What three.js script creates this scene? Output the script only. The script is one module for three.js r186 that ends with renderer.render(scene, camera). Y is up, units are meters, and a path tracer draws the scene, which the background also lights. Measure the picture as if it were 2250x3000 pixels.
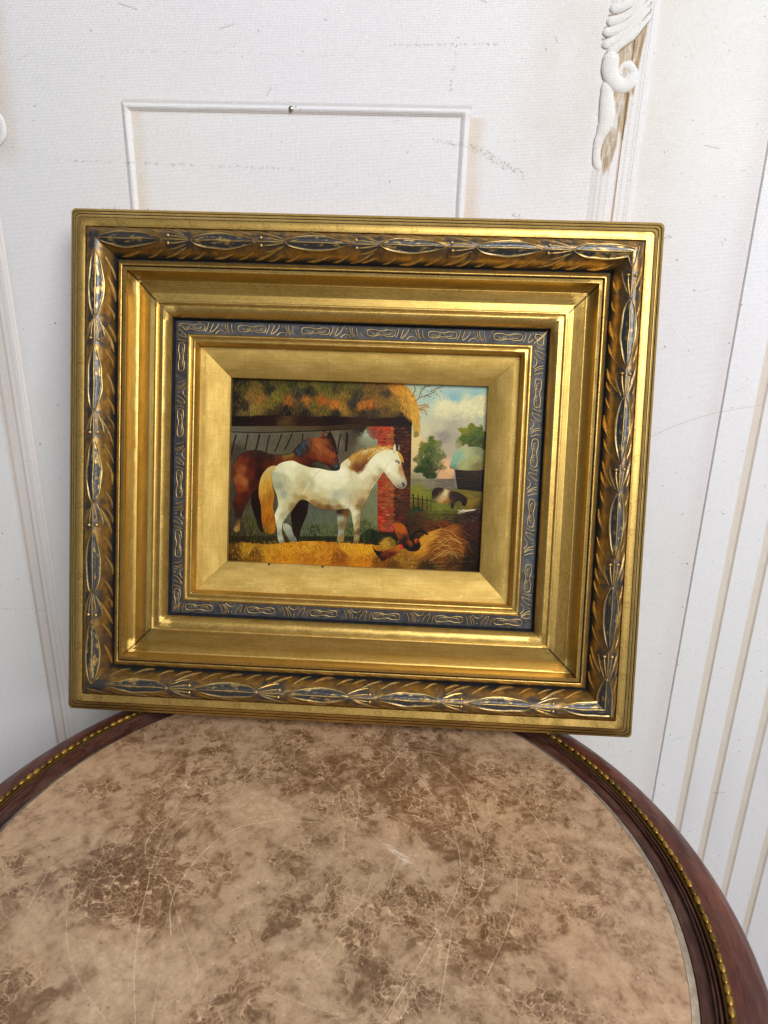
import * as THREE from 'three';
import { RectAreaLightUniformsLib } from 'three/addons/lights/RectAreaLightUniformsLib.js';
import { mergeGeometries, toCreasedNormals } from 'three/addons/utils/BufferGeometryUtils.js';

// ---------------------------------------------------------------- camera, light, exposure
const scene = new THREE.Scene();
const camera = new THREE.PerspectiveCamera(73.9, 0.75, 0.02, 20);
camera.position.set(0.04885, 1.07431, 0.59093);
camera.quaternion.setFromRotationMatrix(new THREE.Matrix4().makeBasis(
  new THREE.Vector3(0.99845, 0.02635, -0.04903), new THREE.Vector3(-0.0412, 0.94221, -0.33247), new THREE.Vector3(0.03743, 0.33398, 0.94184)));
camera.focus = 0.55; camera.userData.fStop = 16;
const renderer = new THREE.WebGLRenderer({ antialias: true });
renderer.toneMapping = THREE.LinearToneMapping;
renderer.toneMappingExposure = 1;
renderer.shadowMap.enabled = true;
RectAreaLightUniformsLib.init();
scene.background = new THREE.Color().setRGB(0.155, 0.16, 0.18);       // the pale room behind the photographer, as one even tone

const V3 = (x, y, z) => new THREE.Vector3(x, y, z);
function windowLight(name, label, pos, target, w, h, intensity, rgb) {
  const g = new THREE.Group(); g.name = name; scene.add(g);
  g.position.copy(pos); g.lookAt(target);
  g.userData = { label, category: 'window' };
  const frameMat = new THREE.MeshStandardMaterial({ color: 0xd8d6d2, roughness: 0.5 });
  const paneMat = new THREE.MeshStandardMaterial({ color: 0x111111, emissive: new THREE.Color().setRGB(...rgb), emissiveIntensity: intensity * 0.35, roughness: 0.4 });
  const pane = new THREE.Mesh(new THREE.BoxGeometry(w, h, 0.01), paneMat); pane.name = 'pane'; g.add(pane);
  for (const [bw, bh, x, y] of [[w + 0.16, 0.08, 0, h / 2 + 0.04], [w + 0.16, 0.08, 0, -h / 2 - 0.04], [0.08, h, w / 2 + 0.04, 0], [0.08, h, -w / 2 - 0.04, 0]]) {
    const b = new THREE.Mesh(new THREE.BoxGeometry(bw, bh, 0.05), frameMat); b.name = 'frame_bar'; b.position.set(x, y, -0.01); b.castShadow = b.receiveShadow = true; g.add(b);
  }
  const l = new THREE.RectAreaLight(new THREE.Color().setRGB(...rgb), intensity, w, h);
  l.position.copy(pos).add(target.clone().sub(pos).normalize().multiplyScalar(0.03)); l.lookAt(target); l.name = 'daylight';
  scene.add(l);
}
const AIM = V3(0, 0.9, 0.1);
windowLight('window', 'bright window in front of the picture and up to the right', V3(0.78, 2.02, 1.62), AIM, 1.2, 0.9, 10.8, [1, 0.985, 0.96]);

// ---------------------------------------------------------------- helpers
function rng(seed) { let s = seed | 0; return () => { s = (s + 0x6d2b79f5) | 0; let t = Math.imul(s ^ (s >>> 15), 1 | s); t = (t + Math.imul(t ^ (t >>> 7), 61 | t)) ^ t; return ((t ^ (t >>> 14)) >>> 0) / 4294967296; }; }
const clamp = (x, a = 0, b = 1) => Math.min(b, Math.max(a, x));
const sstep = (a, b, x) => { const t = clamp((x - a) / (b - a)); return t * t * (3 - 2 * t); };
const lerp = (a, b, t) => a + (b - a) * t;
const TAB = (() => { const r = rng(77), t = new Float32Array(65536); for (let i = 0; i < 65536; i++) t[i] = r(); return t; })();
const hash = (x, y) => TAB[(Math.imul(x, 73856093) ^ Math.imul(y, 19349663) ^ ((x * 31 + y * 17) << 3)) & 65535];
function noise(x, y) {
  const xi = Math.floor(x), yi = Math.floor(y); let fx = x - xi, fy = y - yi; fx = fx * fx * (3 - 2 * fx); fy = fy * fy * (3 - 2 * fy);
  const a = hash(xi, yi), b = hash(xi + 1, yi), c = hash(xi, yi + 1), d = hash(xi + 1, yi + 1);
  return (a + (b - a) * fx + (c - a) * fy + (a - b - c + d) * fx * fy) * 2 - 1;
}
const fbm = (x, y, n) => { let s = 0, a = 0.5; for (let i = 0; i < n; i++) { s += a * noise(x, y); x = x * 2.03 + 11.7; y = y * 2.03 + 5.3; a *= 0.5; } return s; };
function worley(x, y) {                                              // [F1, F2, tone of the nearest cell]
  const xi = Math.floor(x), yi = Math.floor(y); let f1 = 9, f2 = 9, id = 0;
  for (let j = -1; j < 2; j++) for (let i = -1; i < 2; i++) {
    const dx = xi + i + hash(xi + i, yi + j) - x, dy = yi + j + hash(xi + i + 57, yi + j + 31) - y, d = dx * dx + dy * dy;
    if (d < f1) { f2 = f1; f1 = d; id = hash(xi + i + 211, yi + j + 97); } else if (d < f2) f2 = d;
  }
  return [Math.sqrt(f1), Math.sqrt(f2), id];
}
const canvasOf = (w, h) => { const c = document.createElement('canvas'); c.width = w; c.height = h; return c; };
function texOf(c, srgb, repeat) {
  const t = new THREE.CanvasTexture(c); if (srgb) t.colorSpace = THREE.SRGBColorSpace;
  t.wrapS = t.wrapT = repeat ? THREE.RepeatWrapping : THREE.ClampToEdgeWrapping; if (repeat && repeat !== true) t.repeat.set(...repeat);
  t.anisotropy = 8; return t;
}
function pixelTex(w, h, f, srgb, repeat) {                           // f(x, y) -> [r, g, b] 0..255
  const c = canvasOf(w, h), g = c.getContext('2d'), im = g.createImageData(w, h);
  for (let y = 0, o = 0; y < h; y++) for (let x = 0; x < w; x++, o += 4) { const p = f(x, y); im.data[o] = p[0]; im.data[o + 1] = p[1]; im.data[o + 2] = p[2]; im.data[o + 3] = 255; }
  g.putImageData(im, 0, 0); return [texOf(c, srgb, repeat), c, g];
}
const used = new Map();
function numbered(name, parent) { const k = (parent === scene ? 's' : parent.uuid) + name, n = used.get(k) ?? 0; used.set(k, n + 1); return n ? `${name}_${String(n).padStart(3, '0')}` : name; }
function mesh(name, geo, mat, parent) { const m = new THREE.Mesh(geo, mat); m.name = numbered(name, parent); m.castShadow = m.receiveShadow = true; parent.add(m); return m; }
function group(name, data, pos = [0, 0, 0]) { const g = new THREE.Group(); g.name = name; g.position.set(...pos); g.userData = data; scene.add(g); return g; }
function geoOf(pos, uv, idx, col) {
  const g = new THREE.BufferGeometry(); g.setAttribute('position', new THREE.Float32BufferAttribute(pos, 3)); g.setAttribute('uv', new THREE.Float32BufferAttribute(uv, 2));
  if (col) g.setAttribute('color', new THREE.Float32BufferAttribute(col, 3));
  g.setIndex(idx); g.computeVertexNormals(); return g;
}
function gridGeo(nu, nv, f, flip) {                                  // f(i/nu, j/nv) -> { p:[x,y,z], uv:[u,v], c:[r,g,b] }
  const pos = [], uv = [], col = [], idx = []; let hasCol = false;
  for (let j = 0; j <= nv; j++) for (let i = 0; i <= nu; i++) { const q = f(i / nu, j / nv); pos.push(...q.p); uv.push(...(q.uv ?? [i / nu, j / nv])); if (q.c) { col.push(...q.c); hasCol = true; } }
  for (let j = 0; j < nv; j++) for (let i = 0; i < nu; i++) { const a = j * (nu + 1) + i, b = a + 1, c = a + nu + 1, d = c + 1; flip ? idx.push(a, c, b, b, c, d) : idx.push(a, b, c, b, d, c); }
  return geoOf(pos, uv, idx, hasCol ? col : null);
}
const arc = (p, q, bulge, n = 6) => { const dx = q[0] - p[0], dz = q[1] - p[1], l = Math.hypot(dx, dz), r = []; for (let i = 1; i <= n; i++) { const t = i / n, b = 4 * bulge * t * (1 - t); r.push([p[0] + dx * t - dz / l * b, p[1] + dz * t + dx / l * b]); } return r; };

// ---------------------------------------------------------------- wall: printed canvas with low mouldings
const WX0 = -0.44, WX1 = 0.56, WY0 = 0.28, WY1 = 1.34;
const SLANT = (y) => (1.0 - y) * 0.0162;
const FLUTES = [0.3413, 0.3716, 0.405, 0.438];
const carvedAt = (u, v) => [0.1939 + (u - 600 + (v - 700) * 0.118) * 0.0000752, 1.2178 - (v - 700) * (0.0000663 + (v - 700) * 2.4e-9)];
function makeWallTexture() {
  const TW = 1920, TH = 2035, K = TW / (WX1 - WX0), X = (x) => (x - WX0) * K, Y = (y) => (WY1 - y) * K, r = rng(5);
  const [tex, , g] = pixelTex(TW, TH, (px, py) => {
    const x = WX0 + px / K, y = WY1 - py / K, n = fbm(x * 7 + 3, y * 7, 3), m = fbm(x * 4 - 9, y * 4 + 2, 3), f = (hash(px >> 1, py >> 1) - 0.5) * 7 + (hash(px, py + 999) - 0.5) * 6;
    let c = [228 + n * 6, 228 + n * 6 - m * 2, 231 + n * 5 + m * 6];
    const tint = (amount, rr, gg, bb) => { c = [lerp(c[0], rr, amount), lerp(c[1], gg, amount), lerp(c[2], bb, amount)]; };
    const wob = fbm(x * 60, y * 60, 2) * 0.25;                       // the dye of the print is blotchy
    const band = (a, b, s0, s1) => sstep(a - s0, a, x) * (1 - sstep(b, b + s1, x));
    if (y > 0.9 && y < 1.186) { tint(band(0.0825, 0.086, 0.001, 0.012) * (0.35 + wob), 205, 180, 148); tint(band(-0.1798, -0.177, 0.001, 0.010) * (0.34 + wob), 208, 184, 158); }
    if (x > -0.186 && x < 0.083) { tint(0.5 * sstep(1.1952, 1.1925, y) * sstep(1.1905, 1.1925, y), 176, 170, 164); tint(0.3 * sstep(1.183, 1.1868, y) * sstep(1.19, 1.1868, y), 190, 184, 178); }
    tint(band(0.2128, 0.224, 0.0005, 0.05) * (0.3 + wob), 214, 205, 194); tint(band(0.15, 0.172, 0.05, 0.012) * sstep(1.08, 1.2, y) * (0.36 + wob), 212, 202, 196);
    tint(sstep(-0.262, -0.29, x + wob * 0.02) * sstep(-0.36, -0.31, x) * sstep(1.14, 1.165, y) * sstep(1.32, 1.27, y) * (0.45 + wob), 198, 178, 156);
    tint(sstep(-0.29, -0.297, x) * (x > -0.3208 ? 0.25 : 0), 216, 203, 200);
    if (Math.abs(x - 0.1977) < 0.0008) tint(0.55, 186, 150, 114);
    for (const lx of [0.1825, 0.1862, 0.1905, 0.2015, 0.2062]) if (Math.abs(x - lx) < 0.0008) tint(0.35, 208, 190, 172);
    for (const lx of [-0.3089, -0.3185]) if (Math.abs(x - lx) < 0.0011) tint(0.6, 182, 166, 152);
    for (const lx of [-0.2985, -0.3035]) if (Math.abs(x - lx) < 0.0008) tint(0.4, 206, 196, 190);
    if (x < -0.3098 && x > -0.318) tint(0.35, 205, 196, 190);
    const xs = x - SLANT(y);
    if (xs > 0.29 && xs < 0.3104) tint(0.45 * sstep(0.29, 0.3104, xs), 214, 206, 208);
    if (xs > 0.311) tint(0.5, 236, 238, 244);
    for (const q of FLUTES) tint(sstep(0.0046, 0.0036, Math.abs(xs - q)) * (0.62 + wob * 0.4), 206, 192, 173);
    if (px < 3 || py < 3 || px > TW - 4 || py > TH - 4) return [228, 228, 231];
    return c.map((q) => q + f);
  }, true, false);
  // brown printing ink round the carving
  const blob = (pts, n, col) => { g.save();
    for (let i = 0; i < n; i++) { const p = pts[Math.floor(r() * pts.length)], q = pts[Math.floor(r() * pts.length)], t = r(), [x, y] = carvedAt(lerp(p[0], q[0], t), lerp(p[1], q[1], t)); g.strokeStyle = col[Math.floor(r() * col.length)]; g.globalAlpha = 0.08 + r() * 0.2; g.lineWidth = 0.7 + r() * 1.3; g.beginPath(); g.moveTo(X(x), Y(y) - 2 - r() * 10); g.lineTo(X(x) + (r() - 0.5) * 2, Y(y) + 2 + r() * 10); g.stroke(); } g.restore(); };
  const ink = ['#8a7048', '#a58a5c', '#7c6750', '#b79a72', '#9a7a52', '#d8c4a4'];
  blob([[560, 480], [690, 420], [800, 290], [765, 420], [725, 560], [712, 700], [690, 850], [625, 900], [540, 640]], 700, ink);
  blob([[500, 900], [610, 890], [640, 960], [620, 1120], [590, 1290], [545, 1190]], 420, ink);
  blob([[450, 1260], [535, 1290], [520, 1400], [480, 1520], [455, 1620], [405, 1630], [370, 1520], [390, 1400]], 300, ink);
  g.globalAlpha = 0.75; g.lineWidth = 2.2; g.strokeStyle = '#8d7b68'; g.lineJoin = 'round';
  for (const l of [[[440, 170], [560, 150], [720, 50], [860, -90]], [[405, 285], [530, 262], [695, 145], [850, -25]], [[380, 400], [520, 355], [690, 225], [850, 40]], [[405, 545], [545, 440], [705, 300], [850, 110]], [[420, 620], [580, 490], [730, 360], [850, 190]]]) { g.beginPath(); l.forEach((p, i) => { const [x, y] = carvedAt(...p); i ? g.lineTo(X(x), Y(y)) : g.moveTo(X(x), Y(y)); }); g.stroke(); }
  // dirt: specks, rubbed rows of grey dots, hairline scuffs
  g.globalAlpha = 1;
  for (let i = 0; i < 1000; i++) {
    const right = r() < 0.5, x = right ? 0.2 + r() * 0.3 : -0.4 + r() * 0.9, y = 0.42 + r() * 0.88, s = (0.2 + r() * r() * 0.55) * 0.001 * K;
    g.fillStyle = `rgba(${70 + r() * 40},${66 + r() * 40},${68 + r() * 40},${0.45 + r() * 0.5})`; g.beginPath(); g.ellipse(X(x), Y(y), s, s * (0.7 + r() * 0.5), r() * 3, 0, 7); g.fill();
  }
  const rub = (x0, y0, x1, y1, wdt, n, a) => { for (let i = 0; i < n; i++) { const t = r(), x = lerp(x0, x1, t) + (r() - 0.5) * 0.002, y = lerp(y0, y1, t) + (r() - 0.5) * wdt; g.fillStyle = `rgba(95,92,92,${a * (0.1 + r() * 0.5)})`; g.beginPath(); g.ellipse(X(x), Y(y), 0.6 + r() * 0.8, 0.6 + r() * 1.0, 0.4, 0, 7); g.fill(); } };
  rub(0.086, 1.166, 0.128, 1.146, 0.006, 120, 0.6); rub(0.055, 1.17, 0.086, 1.166, 0.003, 50, 0.5); rub(0.121, 1.116, 0.133, 1.108, 0.012, 80, 0.55);
  rub(-0.243, 1.1505, -0.05, 1.148, 0.0012, 110, 0.5); rub(-0.225, 1.114, -0.2, 1.116, 0.0015, 24, 0.6); rub(-0.135, 1.091, -0.125, 1.091, 0.003, 60, 0.6);
  rub(0.227, 1.1, 0.247, 1.106, 0.002, 40, 0.7); rub(0.02, 1.232, 0.1, 1.234, 0.001, 70, 0.4); rub(-0.2, 1.226, 0.02, 1.225, 0.001, 60, 0.25); rub(0.066, 1.2, 0.07, 1.24, 0.002, 30, 0.5); rub(-0.36, 0.745, -0.31, 0.747, 0.001, 30, 0.5);
  g.strokeStyle = 'rgba(120,114,112,0.3)'; g.lineWidth = 1.1; g.beginPath(); g.moveTo(X(0.235), Y(0.93)); g.quadraticCurveTo(X(0.285), Y(0.968), X(0.345), Y(0.975)); g.stroke();
  for (let i = 0; i < 60; i++) { const x = -0.3 + r() * 0.75, y = 0.5 + r() * 0.78; g.strokeStyle = `rgba(110,106,106,${0.1 + r() * 0.22})`; g.lineWidth = 0.8 + r(); g.beginPath(); g.moveTo(X(x), Y(y)); g.lineTo(X(x) + (r() - 0.5) * 60, Y(y) + (r() - 0.5) * 26); g.stroke(); }
  return tex;
}
const weave = pixelTex(128, 128, (x, y) => {                         // plain weave: 8 threads each way
  const u = x / 16, v = y / 16, over = (Math.floor(u) + Math.floor(v)) & 1, fu = Math.abs((u % 1) - 0.5) * 2, fv = Math.abs((v % 1) - 0.5) * 2;
  const h = over ? (1 - fv * fv) * (0.6 + 0.4 * (1 - fu * fu)) : (1 - fu * fu) * (0.35 + 0.3 * (1 - fv * fv)); const q = 40 + 200 * h + (hash(x, y) - 0.5) * 20; return [q, q, q];
}, false, [(WX1 - WX0) / 0.0078, (WY1 - WY0) / 0.0078])[0];
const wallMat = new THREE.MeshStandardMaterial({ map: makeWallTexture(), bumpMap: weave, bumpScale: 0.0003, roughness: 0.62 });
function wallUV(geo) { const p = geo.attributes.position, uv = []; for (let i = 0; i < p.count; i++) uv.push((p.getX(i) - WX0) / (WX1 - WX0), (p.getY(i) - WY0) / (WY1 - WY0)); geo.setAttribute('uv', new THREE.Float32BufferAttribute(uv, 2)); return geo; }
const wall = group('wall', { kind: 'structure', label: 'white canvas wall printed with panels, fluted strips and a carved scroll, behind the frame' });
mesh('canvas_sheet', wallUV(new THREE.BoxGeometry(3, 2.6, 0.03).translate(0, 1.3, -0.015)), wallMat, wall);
function barGeo(profile, y0, y1, slant) {                            // upright moulding: profile [[x, z], ...]
  const ny = 12; return wallUV(toCreasedNormals(gridGeo(profile.length - 1, ny, (a, b) => { const i = Math.round(a * (profile.length - 1)), y = lerp(y0, y1, b), [x, z] = profile[i]; return { p: [x + (slant ? SLANT(y) : 0), y, z] }; }), 0.6));
}
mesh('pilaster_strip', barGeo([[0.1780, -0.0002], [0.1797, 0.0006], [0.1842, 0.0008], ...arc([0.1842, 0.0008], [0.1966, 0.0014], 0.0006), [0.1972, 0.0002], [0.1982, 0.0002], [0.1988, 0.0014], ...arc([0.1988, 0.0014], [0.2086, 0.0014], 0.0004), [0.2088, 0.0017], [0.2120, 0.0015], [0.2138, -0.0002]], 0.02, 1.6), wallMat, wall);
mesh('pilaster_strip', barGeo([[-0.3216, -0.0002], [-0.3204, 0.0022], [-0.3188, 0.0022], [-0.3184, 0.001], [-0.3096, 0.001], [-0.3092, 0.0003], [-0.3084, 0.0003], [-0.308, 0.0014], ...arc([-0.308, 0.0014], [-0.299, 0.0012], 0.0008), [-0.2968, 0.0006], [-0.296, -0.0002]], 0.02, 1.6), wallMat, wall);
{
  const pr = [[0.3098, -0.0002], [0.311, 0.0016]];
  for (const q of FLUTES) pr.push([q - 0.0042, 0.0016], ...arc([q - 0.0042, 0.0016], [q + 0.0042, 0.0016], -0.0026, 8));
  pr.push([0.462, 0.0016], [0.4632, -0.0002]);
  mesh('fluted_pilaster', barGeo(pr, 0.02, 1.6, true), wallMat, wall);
}
{ // rectangular panel moulding
  const x0 = -0.1868, x1 = 0.0825, y1 = 1.1926, y0 = 0.80, prof = [[-0.0002, -0.0001], [0.0005, 0.0007], [0.001, 0.0008], ...arc([0.001, 0.0008], [0.0062, 0.0006], 0.0020, 6), [0.0066, 0.0004], [0.0073, -0.0001]];
  const parts = [], side = (f) => parts.push(gridGeo(prof.length - 1, 20, (a, b) => { const [i, z] = prof[Math.round(a * (prof.length - 1))]; return { p: f(i, b, z) }; }));
  side((i, b, z) => [lerp(x0 + i, x1 - i, b), y1 - i, z]); side((i, b, z) => [lerp(x1 - i, x0 + i, b), y0 + i, z]);
  side((i, b, z) => [x1 - i, lerp(y1 - i, y0 + i, b), z]); side((i, b, z) => [x0 + i, lerp(y0 + i, y1 - i, b), z]);
  for (const p of parts) mesh('panel_moulding', wallUV(toCreasedNormals(p, 0.6)), wallMat, wall);
}
const plainUV = (geo) => { wallUV(geo); const uv = geo.attributes.uv; for (let i = 0; i < uv.count; i++) uv.setX(i, uv.getX(i) + 0.055); return geo; };
function taperTube(pts, radii, flat, seg = 40, sides = 14) {         // tapered rope lying on the wall, flattened in z
  const c = new THREE.CatmullRomCurve3(pts.map(([x, y]) => V3(x, y, 0))), P = c.getSpacedPoints(seg);
  const rad = (t) => { const q = t * (radii.length - 1), i = Math.min(radii.length - 2, Math.floor(q)); return lerp(radii[i], radii[i + 1], sstep(0, 1, q - i)); };
  return plainUV(gridGeo(sides, seg, (a, b) => {
    const i = Math.round(b * seg), t = P[Math.min(seg, i + 1)].clone().sub(P[Math.max(0, i - 1)]).normalize(), ang = a * Math.PI, r = rad(b), end = Math.sqrt(clamp(Math.min(b, 1 - b) * 14));
    return { p: [P[i].x - t.y * Math.cos(ang) * r * end, P[i].y + t.x * Math.cos(ang) * r * end, Math.sin(ang) * r * flat * end + 0.0004] };
  }));
}
{
  const A = (list) => list.map((p) => carvedAt(...p)), lobes = [
    [[455, 110], [580, 90], [740, 0], [860, -130]], [[425, 232], [540, 212], [700, 100], [850, -60]], [[385, 335], [520, 310], [690, 190], [850, 10]],
    [[380, 465], [520, 400], [690, 260], [850, 70]], [[430, 535], [570, 440], [720, 310], [850, 150]]];
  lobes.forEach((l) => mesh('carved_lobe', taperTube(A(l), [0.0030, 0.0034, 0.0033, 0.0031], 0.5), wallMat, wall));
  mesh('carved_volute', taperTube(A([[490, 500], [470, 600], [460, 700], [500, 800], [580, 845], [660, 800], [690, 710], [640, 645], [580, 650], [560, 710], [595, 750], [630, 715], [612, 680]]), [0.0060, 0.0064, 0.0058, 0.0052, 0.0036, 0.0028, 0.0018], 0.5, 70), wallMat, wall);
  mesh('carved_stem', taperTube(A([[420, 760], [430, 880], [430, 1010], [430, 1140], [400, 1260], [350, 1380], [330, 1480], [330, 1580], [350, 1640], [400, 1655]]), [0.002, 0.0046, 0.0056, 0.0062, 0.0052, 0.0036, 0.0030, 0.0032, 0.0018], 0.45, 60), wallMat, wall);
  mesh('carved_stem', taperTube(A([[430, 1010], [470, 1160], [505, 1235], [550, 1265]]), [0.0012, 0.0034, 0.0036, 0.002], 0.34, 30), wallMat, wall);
  mesh('carved_stem', taperTube([[-0.292, 1.185], [-0.2845, 1.178], [-0.284, 1.168], [-0.291, 1.159]], [0.003, 0.003, 0.003, 0.002], 0.5, 30), wallMat, wall);
  const nail = new THREE.MeshStandardMaterial({ color: 0x9a958c, metalness: 0.8, roughness: 0.35 });
  mesh('nail_head', new THREE.SphereGeometry(0.0021, 16, 10).scale(1, 1, 0.5).translate(-0.0543, 1.189, 0.0022), nail, wall);
}

// ---------------------------------------------------------------- round table with a stone top
const TY = 0.72, TZ = 0.2793;
const STONE_R = 0.2124, STONE_EDGE = 0.2171, BEAD_R = 0.2317;
const table = group('round_table', { label: 'round side table with brown marble top, mahogany rim and gold bead string', category: 'table' }, [0, 0, TZ]);
function marble() {
  const N = 2048, S = 0.46, dk = [[-0.108, -0.016, 26, 1], [-0.127, 0.004, 22, 1], [-0.1, 0.014, 20, 0.9], [-0.11, -0.078, 22, 0.6], [-0.13, -0.05, 14, 0.5], [-0.018, -0.098, 22, 0.8], [0.02, -0.1, 24, 0.9], [0.05, -0.085, 20, 0.9], [0.066, -0.132, 24, 0.8], [0.097, -0.107, 20, 0.7],
    [0.103, -0.03, 20, 0.9], [0.072, -0.05, 14, 0.6], [0.012, 0.009, 11, 0.9], [0.054, 0.013, 17, 0.9], [-0.012, 0.016, 12, 0.8], [0.092, 0.037, 13, 0.9], [0.034, 0.041, 14, 0.8], [0.052, 0.06, 14, 0.7], [-0.018, -0.016, 10, 0.8], [0.113, 0.02, 16, 0.5], [0.128, 0.066, 13, 0.8], [-0.145, 0.078, 22, 0.8], [-0.038, 0.035, 12, 0.5], [0.145, -0.09, 20, 0.5], [0.02, -0.15, 20, 0.6], [-0.04, -0.14, 16, 0.5], [-0.19, -0.01, 14, 0.4], [0.15, 0.0, 20, 0.4], [-0.03, 0.11, 26, 0.6], [0.1, 0.13, 26, 0.6]],
    lt = [[-0.2, -0.085, 22, 0.8], [-0.165, -0.03, 22, 0.8], [-0.157, 0.04, 17, 0.9], [-0.125, 0.045, 15, 0.8], [-0.095, 0.055, 15, 0.9], [-0.056, -0.062, 16, 0.9], [-0.03, -0.055, 18, 1], [0.043, -0.045, 11, 1], [0.055, -0.026, 11, 1], [0.066, -0.014, 10, 0.8], [0.05, 0.034, 9, 1], [0.0, -0.02, 8, 0.4], [0.004, 0.052, 14, 1], [-0.1, 0.075, 15, 0.8], [0.124, -0.035, 10, 0.6], [0.15, -0.15, 16, 0.9], [0.115, -0.14, 10, 0.5], [-0.006, -0.142, 8, 0.7], [-0.06, 0.06, 16, 0.7], [0.16, 0.04, 20, 0.5]];
  const [tex, c, g] = pixelTex(N, N, (px, py) => {
    const x = (px / N - 0.5) * S, z = (py / N - 0.5) * S;
    if (x * x + z * z > 0.05) return [160, 125, 96];
    const w1 = fbm(x * 45 + 4, z * 45 + 8, 2) * 0.008, w2 = fbm(x * 45 - 14, z * 45 + 18, 2) * 0.008, X = x + w1, Z = z + w2;
    let D = fbm(X * 30 + 2, Z * 30 - 7, 4) * 0.7;
    for (const [a, b, rr, k] of dk) { const d = ((X - a) ** 2 + (Z - b) ** 2) / (rr * rr * 1e-6); if (d < 5) D += k * Math.exp(-d * 0.8); }
    for (const [a, b, rr, k] of lt) { const d = ((X - a) ** 2 + (Z - b) ** 2) / (rr * rr * 1e-6); if (d < 5) D -= k * Math.exp(-d * 0.8); }
    const grain = fbm(x * 520, z * 520, 3), mid = fbm(X * 150 + 31, Z * 150 + 77, 3), n1 = fbm(x * 260, z * 260, 2) * 0.5, n2 = fbm(x * 260 + 50, z * 260 + 9, 2) * 0.5;
    const [f1, f2, c1] = worley(X * 330 + n1 * 1.2, Z * 330 + n2 * 1.2), [h1, h2, c2] = worley(X * 125 + 40 + n1, Z * 125 + 9 + n2), zone = sstep(-0.15, 0.4, D + mid * 0.4);
    const t = sstep(-0.66, 1.1, D * 0.68 + mid * 0.75 + grain * 0.8 + ((c1 - 0.5) * 0.5 + (c2 - 0.5) * 0.65) * (0.35 + 0.65 * zone));
    let r = lerp(180, 102, t), gg = lerp(151, 74, t), b = lerp(122, 51, t);
    const veil = sstep(-0.25, 0.2, fbm(x * 60 + 8, z * 60, 3) + 0.1), vein = Math.max(sstep(0.17, 0.02, f2 - f1) * (0.22 + 0.4 * zone), sstep(0.12, 0.01, h2 - h1) * (0.26 + 0.6 * zone)) * (0.25 + 0.75 * veil) * (0.6 + 0.8 * Math.abs(noise(x * 400, z * 400)));
    r = lerp(r, 216, clamp(vein * 0.8)); gg = lerp(gg, 182, clamp(vein * 0.8)); b = lerp(b, 146, clamp(vein * 0.8));
    const warmer = fbm(x * 12 + 60, z * 12 + 5, 2) * 6; r += warmer; b -= warmer * 0.6;
    const sp = noise(x * 900 + 7, z * 900) + 0.6 * noise(x * 300, z * 300 + 5); if (sp > 0.95) { const k = clamp((sp - 0.95) * 2.2) * 0.6; r = lerp(r, 92, k); gg = lerp(gg, 68, k); b = lerp(b, 62, k); }
    const gr = grain * 26; return [r + gr, gg + gr, b + gr];
  }, true, false);
  const r = rng(91), P = (x, z) => [(x / S + 0.5) * N, (z / S + 0.5) * N];
  const scratch = (pts, w, a) => {
    const c2 = new THREE.CatmullRomCurve3(pts.map(([x, z]) => V3(x, 0, z))), q = c2.getSpacedPoints(120);
    for (let i = 0; i < 120; i++) { g.strokeStyle = `rgba(226,203,172,${a * (0.35 + 0.65 * hash(i >> 2, pts.length * 7 + Math.round(pts[0][0] * 1e4)))})`; g.lineWidth = w * (0.7 + r() * 0.6); g.beginPath(); g.moveTo(...P(q[i].x, q[i].z)); g.lineTo(...P(q[i + 1].x, q[i + 1].z)); g.stroke(); }
  };
  scratch([[-0.086, -0.058], [-0.108, -0.046], [-0.113, -0.025], [-0.102, -0.002], [-0.096, 0.028], [-0.087, 0.059], [-0.076, 0.085]], 2.2, 0.8);
  scratch([[-0.03, -0.142], [-0.056, -0.117], [-0.063, -0.093], [-0.081, -0.068], [-0.098, -0.033], [-0.1, -0.004]], 2.0, 0.75);
  scratch([[-0.098, -0.101], [-0.105, -0.052], [-0.104, -0.022], [-0.101, -0.002]], 1.7, 0.6);
  scratch([[-0.035, -0.051], [-0.057, -0.043], [-0.07, -0.029], [-0.08, -0.005], [-0.082, 0.016], [-0.075, 0.037]], 2.4, 0.85);
  scratch([[-0.09, 0.001], [-0.08, 0.017], [-0.063, 0.043], [-0.054, 0.056], [-0.053, 0.069]], 2.0, 0.6);
  scratch([[-0.151, -0.001], [-0.139, 0.028], [-0.125, 0.053], [-0.108, 0.071], [-0.091, 0.084]], 2.0, 0.5);
  scratch([[-0.164, -0.003], [-0.164, 0.011], [-0.163, 0.026]], 2.4, 0.7);
  scratch([[-0.076, 0.044], [-0.072, 0.066], [-0.067, 0.09]], 1.8, 0.5);
  scratch([[-0.08, -0.118], [-0.05, -0.121], [-0.02, -0.138], [0.02, -0.147], [0.046, -0.125], [0.07, -0.09], [0.084, -0.062], [0.09, -0.034], [0.089, -0.011], [0.075, 0.023], [0.065, 0.043], [0.046, 0.075]], 1.9, 0.75);
  scratch([[-0.042, -0.107], [-0.011, -0.125], [0.027, -0.132], [0.066, -0.131], [0.101, -0.12], [0.128, -0.093], [0.145, -0.067], [0.158, -0.02]], 1.9, 0.75);
  scratch([[0.05, -0.132], [0.042, -0.112], [0.021, -0.096], [0.022, -0.068], [0.021, -0.046]], 2.0, 0.8);
  scratch([[-0.035, -0.052], [-0.002, -0.052], [0.026, -0.059], [0.043, -0.062], [0.059, -0.05], [0.072, -0.03]], 2.0, 0.75);
  scratch([[-0.038, -0.111], [-0.007, -0.094], [0.018, -0.065], [0.037, -0.04], [0.06, -0.023], [0.073, 0.005], [0.074, 0.025]], 1.7, 0.5);
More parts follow.
